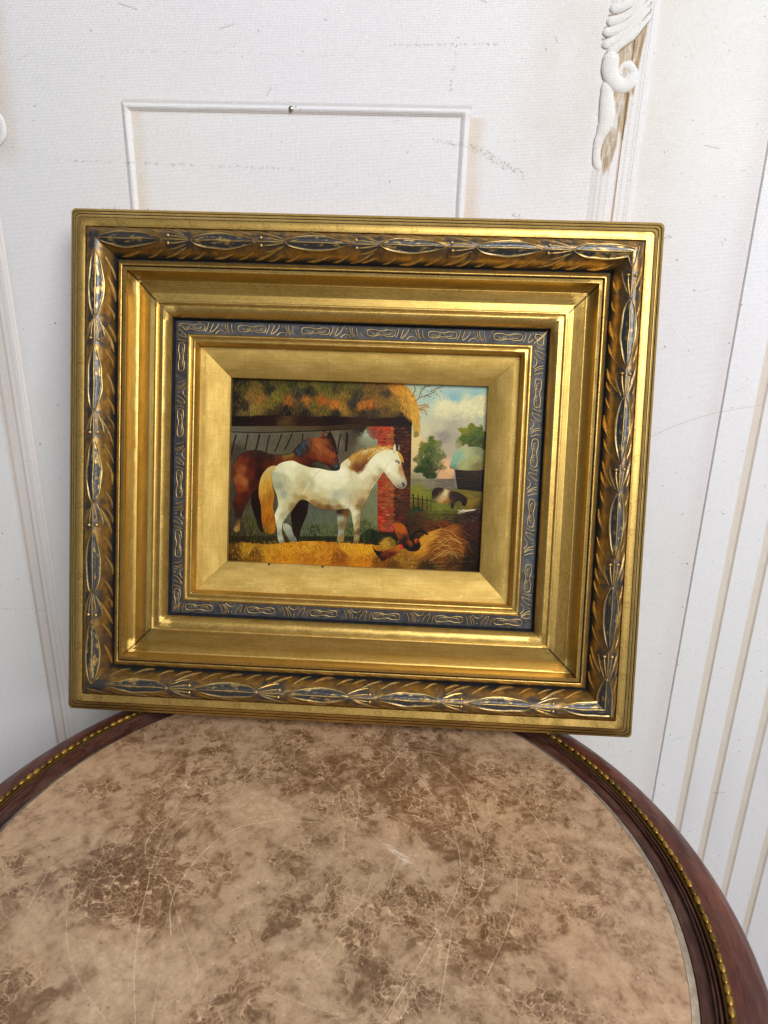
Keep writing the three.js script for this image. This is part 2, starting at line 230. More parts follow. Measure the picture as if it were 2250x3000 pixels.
  scratch([[0.073, -0.126], [0.096, -0.095], [0.1, -0.067], [0.105, -0.038], [0.104, -0.015], [0.098, 0], [0.085, 0.015], [0.081, 0.033], [0.074, 0.07]], 2.1, 0.8);
  scratch([[0.125, -0.019], [0.123, -0.002], [0.112, 0.026], [0.097, 0.054]], 2.4, 0.75);
  scratch([[0.036, -0.014], [0.032, 0.002], [0.019, 0.029], [0.008, 0.049]], 1.9, 0.6);
  scratch([[-0.012, 0.064], [0.006, 0.07], [0.028, 0.074]], 2, 0.5); scratch([[-0.04, -0.162], [-0.033, -0.12], [-0.026, -0.092]], 1.6, 0.5);
  scratch([[0.01, -0.095], [0.007, -0.076], [0.013, -0.054], [0.015, -0.027]], 1.8, 0.65); scratch([[0.051, -0.026], [0.048, -0.014], [0.045, -0.002]], 2, 0.7);
  for (let i = 0; i < 90; i++) { const a = r() * 6.28, d = Math.sqrt(r()) * 0.2, x = Math.cos(a) * d, z = Math.sin(a) * d, th = 0.8 + r() * 1.6, l = 0.006 + r() * 0.03; scratch([[x, z], [x + Math.cos(th) * l * 0.5, z + Math.sin(th) * l * 0.5 + (r() - 0.5) * 0.004], [x + Math.cos(th) * l, z + Math.sin(th) * l]], 1.0 + r() * 0.5, 0.12 + r() * 0.25); }
  for (let i = 0; i < 260; i++) { const a = r() * 6.28, d = Math.sqrt(r()) * 0.2, [x, y] = P(Math.cos(a) * d, Math.sin(a) * d); g.fillStyle = `rgba(${205 + r() * 30},${200 + r() * 30},${198 + r() * 30},${0.25 + r() * 0.5})`; g.beginPath(); g.ellipse(x, y, 0.8 + r() * r() * 5, 0.8 + r() * 1.6, r() * 3, 0, 7); g.fill(); }
  for (let i = 0; i < 46; i++) { const t = r(), [x, y] = P(lerp(0.041, 0.056, t) + (r() - 0.5) * 0.004, lerp(-0.036, -0.024, t) + (r() - 0.5) * 0.003); g.strokeStyle = `rgba(216,210,204,${0.3 + r() * 0.4})`; g.lineWidth = 1 + r() * 1.5; g.beginPath(); g.moveTo(x, y); g.lineTo(x + 6 + r() * 14, y + 3 + r() * 9); g.stroke(); }
  g.strokeStyle = 'rgba(40,30,26,0.8)'; g.lineWidth = 2; g.beginPath(); g.moveTo(...P(-0.113, -0.008)); g.lineTo(...P(-0.1125, 0)); g.stroke();
  return tex;
}
const stoneMap = marble();
const stoneMat = new THREE.MeshPhysicalMaterial({ map: stoneMap, roughness: 0.56, roughnessMap: pixelTex(512, 512, (x, y) => { const n = 150 + fbm(x / 90, y / 90, 4) * 130 + (hash(x, y) - 0.5) * 40; return [n, n, n]; }, false, true)[0], specularIntensity: 0.6 });
const stoneEdgeMat = new THREE.MeshPhysicalMaterial({ map: pixelTex(512, 512, (x, y) => { const n = fbm(x / 20, y / 20, 4) * 26 + (hash(x, y) - 0.5) * 14; return [152 + n, 138 + n, 122 + n]; }, true, [6, 6])[0], roughness: 0.24, clearcoat: 0.4, clearcoatRoughness: 0.15 });  // white wall's reflection on the polished edge is put into this paler grey
const stoneUV = (geo) => { const p = geo.attributes.position, uv = []; for (let i = 0; i < p.count; i++) uv.push(p.getX(i) / 0.46 + 0.5, 0.5 - p.getZ(i) / 0.46); geo.setAttribute('uv', new THREE.Float32BufferAttribute(uv, 2)); return geo; };
mesh('marble_top', stoneUV(new THREE.CylinderGeometry(STONE_R, STONE_R, 0.014, 160, 1).translate(0, TY - 0.007, 0)), stoneMat, table);
function lathe(pts, n = 200) { const g = new THREE.LatheGeometry(pts.map(([r, y]) => new THREE.Vector2(r, y)), n); return g; }
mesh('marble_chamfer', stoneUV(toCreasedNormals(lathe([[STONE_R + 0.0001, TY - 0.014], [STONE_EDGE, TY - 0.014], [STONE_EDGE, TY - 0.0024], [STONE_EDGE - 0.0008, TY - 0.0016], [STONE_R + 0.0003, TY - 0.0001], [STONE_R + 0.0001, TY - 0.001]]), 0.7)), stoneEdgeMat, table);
const woodTex = (seed, dust, dk) => pixelTex(2048, 256, (x, y) => {      // u runs round the rim, v across it
  const gr = fbm(x / 26 + seed, y / 3.2, 4), big = fbm(x / 160, y / 60 + seed, 3), pores = noise(x / 7, y * 0.9 + seed) > 0.72 ? -14 : 0;
  let r = (80 + gr * 30 + big * 32 + pores) * dk, g = (38 + gr * 17 + big * 17 + pores * 0.6) * dk, b = (26 + gr * 9 + big * 7 + pores * 0.4) * dk;
  const d = dust * clamp(0.5 + fbm(x / 55 + 9, y / 28 + seed, 4) * 1.5) * (0.45 + 0.55 * hash(x, y)) + (hash(x + 5, y * 3 + 1) > 0.9985 ? 0.6 : 0);   // settled dust, grain by grain
  r = lerp(r, 150, d); g = lerp(g, 138, d); b = lerp(b, 134, d); return [r, g, b];
}, true, true)[0];
const woodMat = (seed, dust, rough, dk = 1) => new THREE.MeshPhysicalMaterial({ map: woodTex(seed, dust, dk), roughness: rough, clearcoat: 0.15, clearcoatRoughness: 0.35, specularIntensity: 0.45 });
const rimWood = woodMat(3, 0.1, 0.42), dustyWood = woodMat(17, 0.3, 0.6, 0.72);
const rimUV = (g, vlen) => { const uv = g.attributes.uv; for (let i = 0; i < uv.count; i++) uv.setXY(i, uv.getX(i) * 3, uv.getY(i) * vlen); return g; };
mesh('inner_band', rimUV(toCreasedNormals(lathe([[STONE_EDGE + 0.0005, TY - 0.014], [STONE_EDGE + 0.0005, TY - 0.0032], [STONE_EDGE + 0.0009, TY - 0.0026], [0.2242, TY - 0.002]]), 0.7), 0.5), dustyWood, table);
const lift = (list) => list.map(([a, b]) => [a, TY + b]);
mesh('stepped_reed', rimUV(toCreasedNormals(lathe(lift([[0.2242, -0.002], [0.2243, -0.0002], ...arc([0.2243, -0.0002], [0.2256, 0], 0.0005, 5), [0.2258, -0.0016], [0.2260, -0.0016], [0.2261, 0.0009], ...arc([0.2261, 0.0009], [0.2274, 0.0008], 0.0005, 5), [0.2277, -0.0026], [0.2284, -0.0038], [0.2291, -0.0036]])), 0.6), 0.3), dustyWood, table);
mesh('bead_channel', rimUV(toCreasedNormals(lathe([[0.2292, TY - 0.0036], [0.2293, TY + 0.0002], [0.2299, TY + 0.0006], [0.2335, TY + 0.0006], [0.2341, TY + 0.0002], [0.2342, TY - 0.002]]), 0.6), 0.3), new THREE.MeshStandardMaterial({ color: 0x5a4318, metalness: 0.5, roughness: 0.6 }), table);
mesh('outer_rim', rimUV(toCreasedNormals(lathe([[0.2342, TY - 0.002], [0.2358, TY - 0.0018], ...arc([0.2358, -0.0018], [0.2588, -0.0125], 0.0042, 14).map(([a, b]) => [a, TY + b]), ...arc([0.2588, -0.0125], [0.2570, -0.026], 0.0012, 6).map(([a, b]) => [a, TY + b]), [0.251, TY - 0.0262], [0.2505, TY - 0.031], [0.243, TY - 0.033], [0.2, TY - 0.033]]), 0.6), 1), rimWood, table);
mesh('apron', rimUV(lathe([[0.225, TY - 0.033], [0.225, TY - 0.11], [0.215, TY - 0.112], [0.0, TY - 0.112]]), 1), rimWood, table);
mesh('pedestal', rimUV(toCreasedNormals(lathe([[0.03, TY - 0.112], [0.045, TY - 0.13], [0.03, TY - 0.18], [0.05, TY - 0.36], [0.06, TY - 0.42], [0.035, TY - 0.5], [0.06, 0.16], [0.19, 0.07], [0.2, 0.03], [0.2, 0.002]], 60), 0.7), 1), rimWood, table);
{
  const floor = new THREE.Mesh(new THREE.BoxGeometry(4, 0.04, 3).translate(0, -0.02, 1.48), new THREE.MeshStandardMaterial({ map: pixelTex(512, 512, (x, y) => { const n = fbm(x / 90, y / 14, 4) * 34; return [128 + n, 112 + n, 96 + n]; }, true, [4, 3])[0], roughness: 0.6 }));
  floor.name = 'floor'; floor.userData = { kind: 'structure', label: 'plain brown floor under the round table' }; floor.receiveShadow = true; scene.add(floor);
}
{
  const profile = []; for (let i = 0; i <= 10; i++) { const t = i / 10; profile.push(new THREE.Vector2(0.0019 * Math.pow(Math.sin(Math.PI * clamp(t, 0.02, 0.98)), 0.42) + 0.00002, (t - 0.5) * 0.0059)); }
  const shapes = [0, 1, 2].map((k) => { const g = new THREE.LatheGeometry(profile, 12), p = g.attributes.position, r = rng(40 + k); for (let i = 0; i < p.count; i++) { const s = 1 + 0.1 * noise(i * 0.7 + k * 50, k) ; p.setX(i, p.getX(i) * s); p.setZ(i, p.getZ(i) * s); } g.rotateX(Math.PI / 2); g.computeVertexNormals(); return g; });
  const golds = [0x94722e, 0x806428, 0x6c5226, 0xa5823c].map((c, i) => new THREE.MeshStandardMaterial({ color: c, metalness: 0.85, roughness: 0.42 + i * 0.04 }));
  const r = rng(8), N = 240;
  const string = new THREE.Group(); string.name = 'bead_string'; table.add(string);
  for (let i = 0; i < N; i++) {
    const a = i / N * Math.PI * 2, b = mesh('bead', shapes[Math.floor(r() * 3)], golds[Math.floor(r() * 4)], string);
    b.position.set(Math.cos(a) * BEAD_R, TY + 0.0017 + (r() - 0.5) * 0.0004, Math.sin(a) * BEAD_R); b.rotation.set(0, -a, 0); b.rotateZ(r() * 6); b.rotateX((r() - 0.5) * 0.12); b.scale.set(0.86 + r() * 0.1, 0.86 + r() * 0.1, 0.95 + r() * 0.1);
  }
}

// ---------------------------------------------------------------- picture frame (local: x right, y up from its foot, z out of the picture)
const FW = 0.45, FH = 0.3935;
const TILT = -Math.atan2(0.2679, 0.96345);
const FRAME_POS = V3(0.00476, 0.92364, 0.08404).add(V3(0, -FH / 2, 0).applyEuler(new THREE.Euler(TILT, 0, 0)));
const frame = group('picture_frame', { label: 'wide antique gold frame with laurel border leaning back on the marble table', category: 'picture frame' }, FRAME_POS.toArray());
frame.rotation.x = TILT;
const goldTile = (seed, fleck) => {
  const [map] = pixelTex(512, 512, (x, y) => {
    const n = fbm(x / 60 + seed, y / 60, 4), f = fbm(x / 6 + seed, y / 6, 2), s = noise(x / 2.6 + 91, y / 2.6 + seed) + 0.7 * noise(x / 22, y / 22 + 3), h = (hash(x + seed, y) - 0.5) * 44;
    let c = [192 + n * 13 + f * 24 + h, 159 + n * 13 + f * 21 + h, 88 + n * 12 + f * 16 + h];
    const k = s > fleck ? clamp((s - fleck) * 3) * 0.75 : 0; c = [lerp(c[0], 62, k), lerp(c[1], 46, k), lerp(c[2], 30, k)]; return c;
  }, true, true);
  const [rough] = pixelTex(512, 512, (x, y) => { const n = 112 + fbm(x / 14 + seed + 7, y / 14, 3) * 22 + (hash(x, y + seed) - 0.5) * 80; return [n, n, n]; }, false, true);
  return { map, roughnessMap: rough };
};
const TILE = 0.055;
const gold = (seed, fleck, o = {}) => new THREE.MeshStandardMaterial({ ...goldTile(seed, fleck), metalness: 0.92, roughness: 0.95, ...o });
const GOLD = gold(1, 1.08), GOLD_FLECK = gold(23, 0.82), GOLD_SOFT = gold(41, 1.2, { roughness: 0.9 });
const patinaTile = pixelTex(512, 512, (x, y) => { const n = fbm(x / 40, y / 40, 4), h = (hash(x, y) - 0.5) * 18, rub = sstep(0.25, 0.6, fbm(x / 18 + 33, y / 18, 4)); return [lerp(68, 140, rub * 0.8) + n * 34 + h, lerp(71, 108, rub * 0.8) + n * 31 + h, lerp(77, 58, rub * 0.8) + n * 27 + h]; }, true, true)[0];
const PATINA = new THREE.MeshStandardMaterial({ map: patinaTile, roughness: 0.62, metalness: 0.25 });
const PATINA_DARK = new THREE.MeshStandardMaterial({ map: patinaTile, color: 0x70747e, roughness: 0.7, metalness: 0.1 });

const WAX = new THREE.MeshStandardMaterial({ map: patinaTile, color: 0x5a4228, roughness: 0.7, metalness: 0.3 });
function loopPath(a, r, n = 110, m = 5) {                             // closed rounded rectangle at inset a
  const hw = FW / 2 - a, hh = FH / 2 - a, pts = [], corner = (cx, cy, a0) => { for (let i = 0; i <= m; i++) { const t = a0 - i / m * Math.PI / 2; pts.push([cx + Math.cos(t) * r, cy + Math.sin(t) * r]); } }, run = (x0, y0, x1, y1) => { for (let i = 1; i < n; i++) pts.push([lerp(x0, x1, i / n), lerp(y0, y1, i / n)]); };
  corner(-hw + r, hh - r, Math.PI); run(-hw + r, hh, hw - r, hh); corner(hw - r, hh - r, Math.PI / 2); run(hw, hh - r, hw, -hh + r);
  corner(hw - r, -hh + r, 0); run(hw - r, -hh, -hw + r, -hh); corner(-hw + r, -hh + r, -Math.PI / 2); run(-hw, -hh + r, -hw, hh - r); pts.push(pts[0].slice());
  return pts;
}
const radiusAt = (a) => (a < 0.0112 ? Math.max(0.0036 - a * 0.05, 0.0016) : a < 0.0172 ? lerp(0.003, 0.0004, sstep(0.0112, 0.0165, a)) : 0.0003);
const wavy = (x, y, k = 1) => k * 0.00009 * noise(x * 18 + 3, y * 18);
function loopGeo(profile, crease = 0.62, wob = 1, uvFull) {
  const paths = profile.map(([a]) => loopPath(a, radiusAt(a))), n = paths[0].length, L = []; let s = 0;
  const mid = paths[Math.floor(paths.length / 2)]; for (let k = 0; k < n; k++) { if (k) s += Math.hypot(mid[k][0] - mid[k - 1][0], mid[k][1] - mid[k - 1][1]); L.push(s); }
  const V = [0]; for (let j = 1; j < profile.length; j++) V.push(V[j - 1] + Math.hypot(profile[j][0] - profile[j - 1][0], profile[j][1] - profile[j - 1][1]));
  const g = gridGeo(n - 1, profile.length - 1, (u, v) => {
    const k = Math.round(u * (n - 1)), j = Math.round(v * (profile.length - 1)), [x, y] = paths[j][k], w = wavy(x, y, wob);
    return { p: [x + w * 0.6, y + FH / 2 + w * 0.6, profile[j][1] + w], uv: uvFull ? [L[k] / s, V[j] / V[V.length - 1]] : [L[k] / TILE, V[j] / TILE] };
  }, true);
  return toCreasedNormals(g, crease);
}
const band = (name, profile, mat, opt) => mesh(name, loopGeo(profile, opt?.crease, opt?.wob, opt?.uvFull), mat, frame);
// outer edge: back, side, three reeds, flat band
band('side_edge', [[0.006, -0.03], [0.0012, -0.03], [0.0006, -0.0285], [0.0003, -0.004], [0.0, 0.0]], GOLD);
band('reed', [[0, 0], ...arc([0, 0], [0.0023, 0.0026], 0.0008, 9)], GOLD, { crease: 0.9 });
band('wax_groove', [[0.0023, 0.0026], [0.0025, 0.0018], [0.0033, 0.0020]], WAX);
band('reed', [[0.0033, 0.0020], [0.00332, 0.0030], ...arc([0.00332, 0.0030], [0.0055, 0.0055], 0.0008, 9)], GOLD, { crease: 0.9 });
band('wax_groove', [[0.0055, 0.0055], [0.0057, 0.0047], [0.0065, 0.0049]], WAX);
band('reed', [[0.0065, 0.0049], [0.00652, 0.0060], ...arc([0.00652, 0.0060], [0.0091, 0.0088], 0.0009, 9)], GOLD, { crease: 0.9 });
band('wax_groove', [[0.0091, 0.0088], [0.0093, 0.0080], [0.0101, 0.0082]], WAX);
band('flat_band', [[0.0101, 0.0082], [0.01012, 0.0106], [0.0106, 0.0113], [0.0158, 0.0124], [0.0165, 0.0121], [0.0168, 0.0105]], GOLD_FLECK);
// fillets, cove, bead, torus
band('fillet_groove', [[0.0374, 0.0024], [0.0378, 0.0018], [0.0386, 0.0022], [0.0390, 0.0034]], PATINA_DARK);
band('fillet', [[0.0390, 0.0034], [0.0393, 0.0052], [0.0398, 0.0064], [0.0432, 0.0108], ...arc([0.0432, 0.0108], [0.0444, 0.0105], 0.0003, 4), [0.0445, 0.0094]], GOLD_FLECK);
band('fillet_groove', [[0.0445, 0.0094], [0.0447, 0.0088], [0.0455, 0.0092], [0.0457, 0.0104]], PATINA_DARK);
band('fillet', [[0.0457, 0.0104], [0.0459, 0.0122], ...arc([0.0459, 0.0122], [0.0487, 0.0134], 0.0004, 5), [0.0489, 0.0128]], GOLD_FLECK);
const coveStain = (() => {                                           // dark wax rubbed into the mitred corners, flecks along the run
  const per = 2 * (FW + FH - 0.24), cx = [0, (FW - 0.12) / per, (FW + FH - 0.24) / per, (FW + FH - 0.24 + FW - 0.12) / per, 1], r = rng(4);
  const pos = [], uvv = [];
  const [map, , g] = pixelTex(2048, 128, (x, y) => {
    const n = fbm(x / 50, y / 20, 4), f = fbm(x / 5, y / 3, 2), streak = noise(x / 60, y / 1.5) * 8, h = (hash(x, y) - 0.5) * 20; let c = [184 + n * 12 + f * 12 + h + streak, 153 + n * 12 + f * 11 + h + streak, 84 + n * 11 + f * 9 + h + streak];
    const u = x / 2048, v = y / 128; let k = 0;
    const gr = hash(x + 7, y + 3); for (const q of cx) { const d = Math.abs(u - q) * per; k = Math.max(k, d < 0.006 && gr > 0.86 && noise(x / 5, y / 5) > 0.1 ? 0.6 : 0, sstep(0.0012, 0.0003, d) * 0.7); }
    const sp = noise(x / 2.4, y / 2.2); if (sp > 0.8) k = Math.max(k, (sp - 0.8) * 3.2 * clamp(0.4 + fbm(x / 120 + 7, y / 40, 2)));
    k = clamp(k); return [lerp(c[0], 44, k), lerp(c[1], 34, k), lerp(c[2], 26, k)];
  }, true, true);
  return map;
})();
const coveRough = GOLD.roughnessMap.clone(); coveRough.repeat.set(24, 0.6);
const COVE = new THREE.MeshStandardMaterial({ map: coveStain, metalness: 0.92, roughness: 0.98, roughnessMap: coveRough });
const sweep = (pts, n) => new THREE.CatmullRomCurve3(pts.map(([x, z]) => V3(x, z, 0)), false, 'centripetal').getPoints(n).map((q) => [q.x, q.y]);
band('cove', sweep([[0.0489, 0.0128], [0.0490, 0.0090], [0.0495, 0.0052], [0.0510, 0.0028], [0.0536, 0.0020], [0.0566, 0.0028], [0.0600, 0.0049], [0.0634, 0.0067], [0.0664, 0.0073], [0.0688, 0.0068]], 40), COVE, { uvFull: true, crease: 1.2 });
band('thin_bead', [[0.0688, 0.0068], [0.0690, 0.0076], ...arc([0.0690, 0.0076], [0.0712, 0.0074], 0.0005, 5), [0.0714, 0.0062]], GOLD);
band('torus', [[0.0714, 0.0062], [0.0717, 0.0064], ...arc([0.0717, 0.0064], [0.0800, 0.0004], 0.0030, 14)], GOLD_SOFT, { crease: 0.8 });
band('torus_groove', [[0.0800, 0.0004], [0.0806, -0.002], [0.0812, -0.0042], [0.0816, -0.0042]], PATINA_DARK);
// inner ornament band, reeding
const bandZ = (a) => lerp(-0.0034, 0.0002, (a - 0.0816) / 0.0107);
band('ornament_band', [[0.0816, -0.0042], [0.0818, -0.0034], [0.0868, bandZ(0.0868)], [0.0921, 0.0002], [0.0923, 0.0006]], PATINA);
band('inner_reed', [[0.0923, 0.0006], ...arc([0.0923, 0.0006], [0.0955, 0.0010], 0.0011, 7), [0.0957, 0.0003]], GOLD);
band('inner_reed', [[0.0957, 0.0003], ...arc([0.0957, 0.0003], [0.0994, -0.0008], 0.0014, 7), [0.1, -0.0026], [0.1, -0.0079]], GOLD_SOFT);
{ // slip: four mitred rails of brushed gilt card
  const prof = [[0.0996, -0.0078], [0.1040, -0.0079], [0.1054, -0.0082], [0.1222, -0.0126], [0.1229, -0.0132], [0.1231, -0.0172]];
  const slipTex = pixelTex(1024, 256, (x, y) => {
    const n = fbm(x / 90, y / 30, 4), st = noise(x / 3, y / 40) * 0.4 + noise(x / 70, y / 1.6), sp = noise(x / 2.2, y / 2.2), h = (hash(x, y) - 0.5) * 22; const q = n * 20 + st * 7 + h; let k = sp > 0.72 ? (sp - 0.72) * 1.6 : 0; const curl = sstep(0.05, 0.0, Math.abs(fbm(x / 24 + 5, y / 24, 3)))* sstep(0.0, 0.3, fbm(x / 100 + 9, y / 60, 2)) * 26;
    return [lerp(190 + q + curl, 70, k), lerp(160 + q + curl, 52, k), lerp(88 + q + curl * 0.8, 24, k)];
  }, true, true)[0];
  const SLIP = new THREE.MeshStandardMaterial({ map: slipTex, metalness: 0.8, roughness: 0.62 });
  const side = (f, L) => { const g = gridGeo(30, prof.length - 1, (u, v) => { const [a, z] = prof[Math.round(v * (prof.length - 1))], t = lerp(a + 0.00008, L - a - 0.00008, u), [x, y] = f(t, a); return { p: [x, y + FH / 2, z + wavy(x, y, 0.25)], uv: [t / 0.2, (a - 0.099) / 0.05] }; }, true); mesh('slip_rail', toCreasedNormals(g, 0.5), SLIP, frame); };
  side((t, a) => [-FW / 2 + t, FH / 2 - a], FW); side((t, a) => [FW / 2 - a, FH / 2 - t], FH); side((t, a) => [FW / 2 - t, -FH / 2 + a], FW); side((t, a) => [-FW / 2 + a, -FH / 2 + t], FH);
  const nm = new THREE.MeshStandardMaterial({ color: 0x2c2118, roughness: 0.6, metalness: 0.3 });
  for (const x of [-0.0675, -0.024]) mesh('panel_pin', new THREE.SphereGeometry(0.0009, 10, 8).scale(1.3, 1, 0.8).translate(x, 0.1222, -0.0128), nm, frame);
}
mesh('backing_board', new THREE.BoxGeometry(FW - 0.012, FH - 0.012, 0.003).translate(0, FH / 2, -0.0285), new THREE.MeshStandardMaterial({ color: 0x6b5136, roughness: 0.8 }), frame);

// laurel border ------------------------------------------------
const A0 = 0.0168, A1 = 0.0375;
const crestZ = (a) => { const t = (a - A0) / (A1 - A0), base = lerp(0.0105, 0.0024, t); return base + 0.0098 * Math.pow(Math.sin(Math.PI * clamp(t)), 0.72) * (1 - 0.05 * t); };
const LAUREL = new THREE.MeshStandardMaterial({ vertexColors: true, metalness: 0.78, roughness: 0.9, roughnessMap: GOLD.roughnessMap });
const G1 = [0.62, 0.42, 0.135], G2 = [0.40, 0.225, 0.052], BR = [0.19, 0.11, 0.035], BL = [0.060, 0.064, 0.072];
const mixc = (a, b, t) => [lerp(a[0], b[0], t), lerp(a[1], b[1], t), lerp(a[2], b[2], t)];
// side rails run clockwise; s is measured along the rail from its outer corner
const RAILS = [
  { L: FW, f: (s, a) => [-FW / 2 + s, FH / 2 - a], pods: [0, 1, 2, 3, 4, 5].map((i) => [0.0275 + i * 0.0705, 0.0495]) },
  { L: FH, f: (s, a) => [FW / 2 - a, FH / 2 - s], pods: [[-0.014, 0.053], [0.06, 0.05], [0.1305, 0.05], [0.2015, 0.05], [0.272, 0.05], [0.342, 0.05]] },
  { L: FW, f: (s, a) => [FW / 2 - s, -FH / 2 + a], pods: [[0.009, 0.052], [0.081, 0.05], [0.1515, 0.05], [0.222, 0.05], [0.2925, 0.05], [0.363, 0.05]] },
  { L: FH, f: (s, a) => [-FW / 2 + a, -FH / 2 + s], pods: [0, 1, 2, 3, 4].map((i) => [0.026 + i * 0.0705, 0.051]) }];
function onBand(rail, s, a, h) {                                     // point on the border, lifted by h along its bulge
  a = clamp(a, A0, A1); const sc = clamp(s, a, rail.L - a), e = 0.0004, dz = (crestZ(Math.min(A1, a + e)) - crestZ(Math.max(A0, a - e))) / (Math.min(A1, a + e) - Math.max(A0, a - e)), l = Math.hypot(1, dz), da = -dz / l * h, z = crestZ(a) + h / l;
  const a2 = a + da, [x, y] = rail.f(clamp(sc, a2, rail.L - a2), a2); return [x, y + FH / 2, z];
}
const MID = 0.0262;
RAILS.forEach((rail, ri) => {
  const links = rail.pods.map(([s, l]) => [s + l, s + l + 0.0205]);
  const patchAt = (s, t) => { let k = sstep(0.05, 0.4, fbm(s * 120 + ri * 9, t * 3 + 4, 3)) * 0.45; for (const [p, q] of [[rail.pods[0][0] - 0.0205, rail.pods[0][0]], ...links]) { const e = fbm(s * 300, t * 5, 2) * 0.006, in_ = sstep(p - 0.005, p + 0.004, s + e) * sstep(q + 0.007, q - 0.002, s + e); k = Math.max(k, 0.9 * in_ * sstep(0.52, 0.16, Math.abs(t - 0.45) + fbm(s * 260, t * 6, 3) * 0.5)); } k = Math.max(k, sstep(0.86, 0.97, t + fbm(s * 90, ri, 2) * 0.1)); return clamp(k); };
  const base = gridGeo(460, 30, (u, v) => {
    const s = u * rail.L, a = lerp(A0, A1, v), h = 0.00022 * fbm(s * 320 + ri * 40, a * 700, 3) * Math.sin(Math.PI * v), p = onBand(rail, s, a, h), n = fbm(s * 200 + 5 + ri, a * 500, 3);
    let c = mixc(BR, G2, clamp(0.45 + n * 0.9)); c = mixc(c, BL, patchAt(s, v)); return { p, uv: [s / TILE, v * 0.4], c };
  }, true);
  mesh('laurel_ground', base, LAUREL, frame);
  const rr = rng(100 + ri);
  const inside = (s, a) => s > a - 0.004 && s < rail.L - a + 0.004;
  const ribbon = (pts, w, hgt, cols, sharp = 0) => {                 // raised ridge along pts [[s, a], ...]
    const c = new THREE.CatmullRomCurve3(pts.map(([s, a]) => V3(s, a, 0))), n = Math.max(8, pts.length * 6), P = c.getPoints(n), jit = rr() * 90;
    return gridGeo(n, 8, (u, v) => {
      const i = Math.round(u * n), t = P[Math.min(n, i + 1)].clone().sub(P[Math.max(0, i - 1)]).normalize(), q = v * 2 - 1, taper = Math.pow(Math.sin(Math.PI * clamp(u, 0.03, 0.97)), 0.45), ww = (Array.isArray(w) ? lerp(w[0], w[1], u) : w) * taper * (1 + 0.18 * noise(u * 9 + jit, 3)), prof = sharp ? (q < 0.3 ? 0.35 * (q + 1) / 1.3 + 0.65 * Math.exp(-(((q - 0.3) / 0.42) ** 2)) : sstep(1, 0.3, q)) : 1 - q * q;
      const k = sharp ? (q < 0.42 ? sstep(0.35, 0.85, prof) : 0) : sstep(0.15, 0.5, prof), rub = clamp(k + 0.35 * noise(u * 14 + jit, v * 3));
      return { p: onBand(rail, P[i].x - t.y * q * ww, P[i].y + t.x * q * ww, hgt * taper * prof - 0.00012), uv: [u * 0.3 + jit, v * 0.1], c: mixc(cols[0], cols[1], rub) };
    }, true);
  };
  rail.pods.forEach(([s0, l]) => {
    // a pod: pointed bowl with raised rim and rib, drawn along s
    const s1 = s0 + l, cut = s0 < MID - 0.004 || s1 > rail.L - MID + 0.004, jit = rr() * 50, worn = rr(), w = 0.0050 + rr() * 0.0006;
    if (s1 > MID - 0.003 && s0 < rail.L - MID + 0.003) {
      const pod = gridGeo(46, 28, (u, v) => {
        const q = v * 2 - 1, s = s0 + u * l, wd = w * Math.pow(Math.sin(Math.PI * Math.pow(clamp(u, 0.002, 0.998), 0.86)), 0.78) * (1 + 0.1 * noise(u * 5 + jit, 9) + 0.05 * q), a = MID + q * wd + 0.0003 * noise(u * 4 + jit, 1);
        const rim = Math.exp(-(((Math.abs(q) - 0.88) / 0.1) ** 2)), rib = Math.exp(-((q / 0.075) ** 2)), edge = sstep(1.0, 0.93, Math.abs(q)), tip = sstep(0.0, 0.05, u) * sstep(1, 0.95, u);
        const h = (0.0004 + 0.0010 * rim + 0.0008 * rib + 0.0004 * (1 - q * q) + 0.00012 * fbm(u * 40 + jit, q * 6, 2)) * edge * lerp(0.45, 1, tip) - 0.0001;
        const g = clamp(sstep(0.3, 0.62, Math.max(rim, rib)) + (0.5 + 0.4 * worn) * sstep(0.3 - 0.25 * worn, 0.5, fbm(u * 13 + jit, q * 3 + 5, 4) + 0.12 * (worn - 0.4)) + (1 - tip) * 0.8);
        return { p: onBand(rail, s, a, h), uv: [s / TILE, v * 0.2], c: mixc(BL, G1, clamp(g + 0.12 * noise(u * 60, q * 20))) };
      }, true);
      mesh('laurel_pod', pod, LAUREL, frame);
    }
    // link behind the pod's tail: two berries, three stems running on to the next knot
    const b = s1 + 0.0035, k = s1 + 0.0200;
    if (inside(b, MID) && inside(k, MID)) {
      for (const o of [-0.0024, 0.0024]) {
        const [x, y, z] = onBand(rail, b + rr() * 0.001, MID + o, 0.0006), br = gridGeo(14, 8, (u, v) => { const th = u * Math.PI * 2, ph = v * Math.PI * 0.62, R = 0.0013; return { p: [x + Math.cos(th) * Math.sin(ph) * R, y + Math.sin(th) * Math.sin(ph) * R, z + Math.cos(ph) * R - 0.0003], c: mixc(G1, BL, clamp(sstep(0.45, 0.9, v) + 0.3 * noise(u * 8, v * 8 + o * 999))) }; });
        mesh('laurel_berry', br, LAUREL, frame);
      }
      mesh('laurel_stem', mergeGeometries([ribbon([[b + 0.001, MID - 0.0026], [b + 0.007, MID - 0.0021], [k, MID - 0.0006]], 0.00055, 0.0007, [BL, G1]), ribbon([[s1 - 0.001, MID], [b + 0.006, MID], [k, MID]], 0.00055, 0.0007, [BL, G1]), ribbon([[b + 0.001, MID + 0.0026], [b + 0.007, MID + 0.0022], [k, MID + 0.0006]], 0.00055, 0.0007, [BL, G1])]), LAUREL, frame);
    }
  });
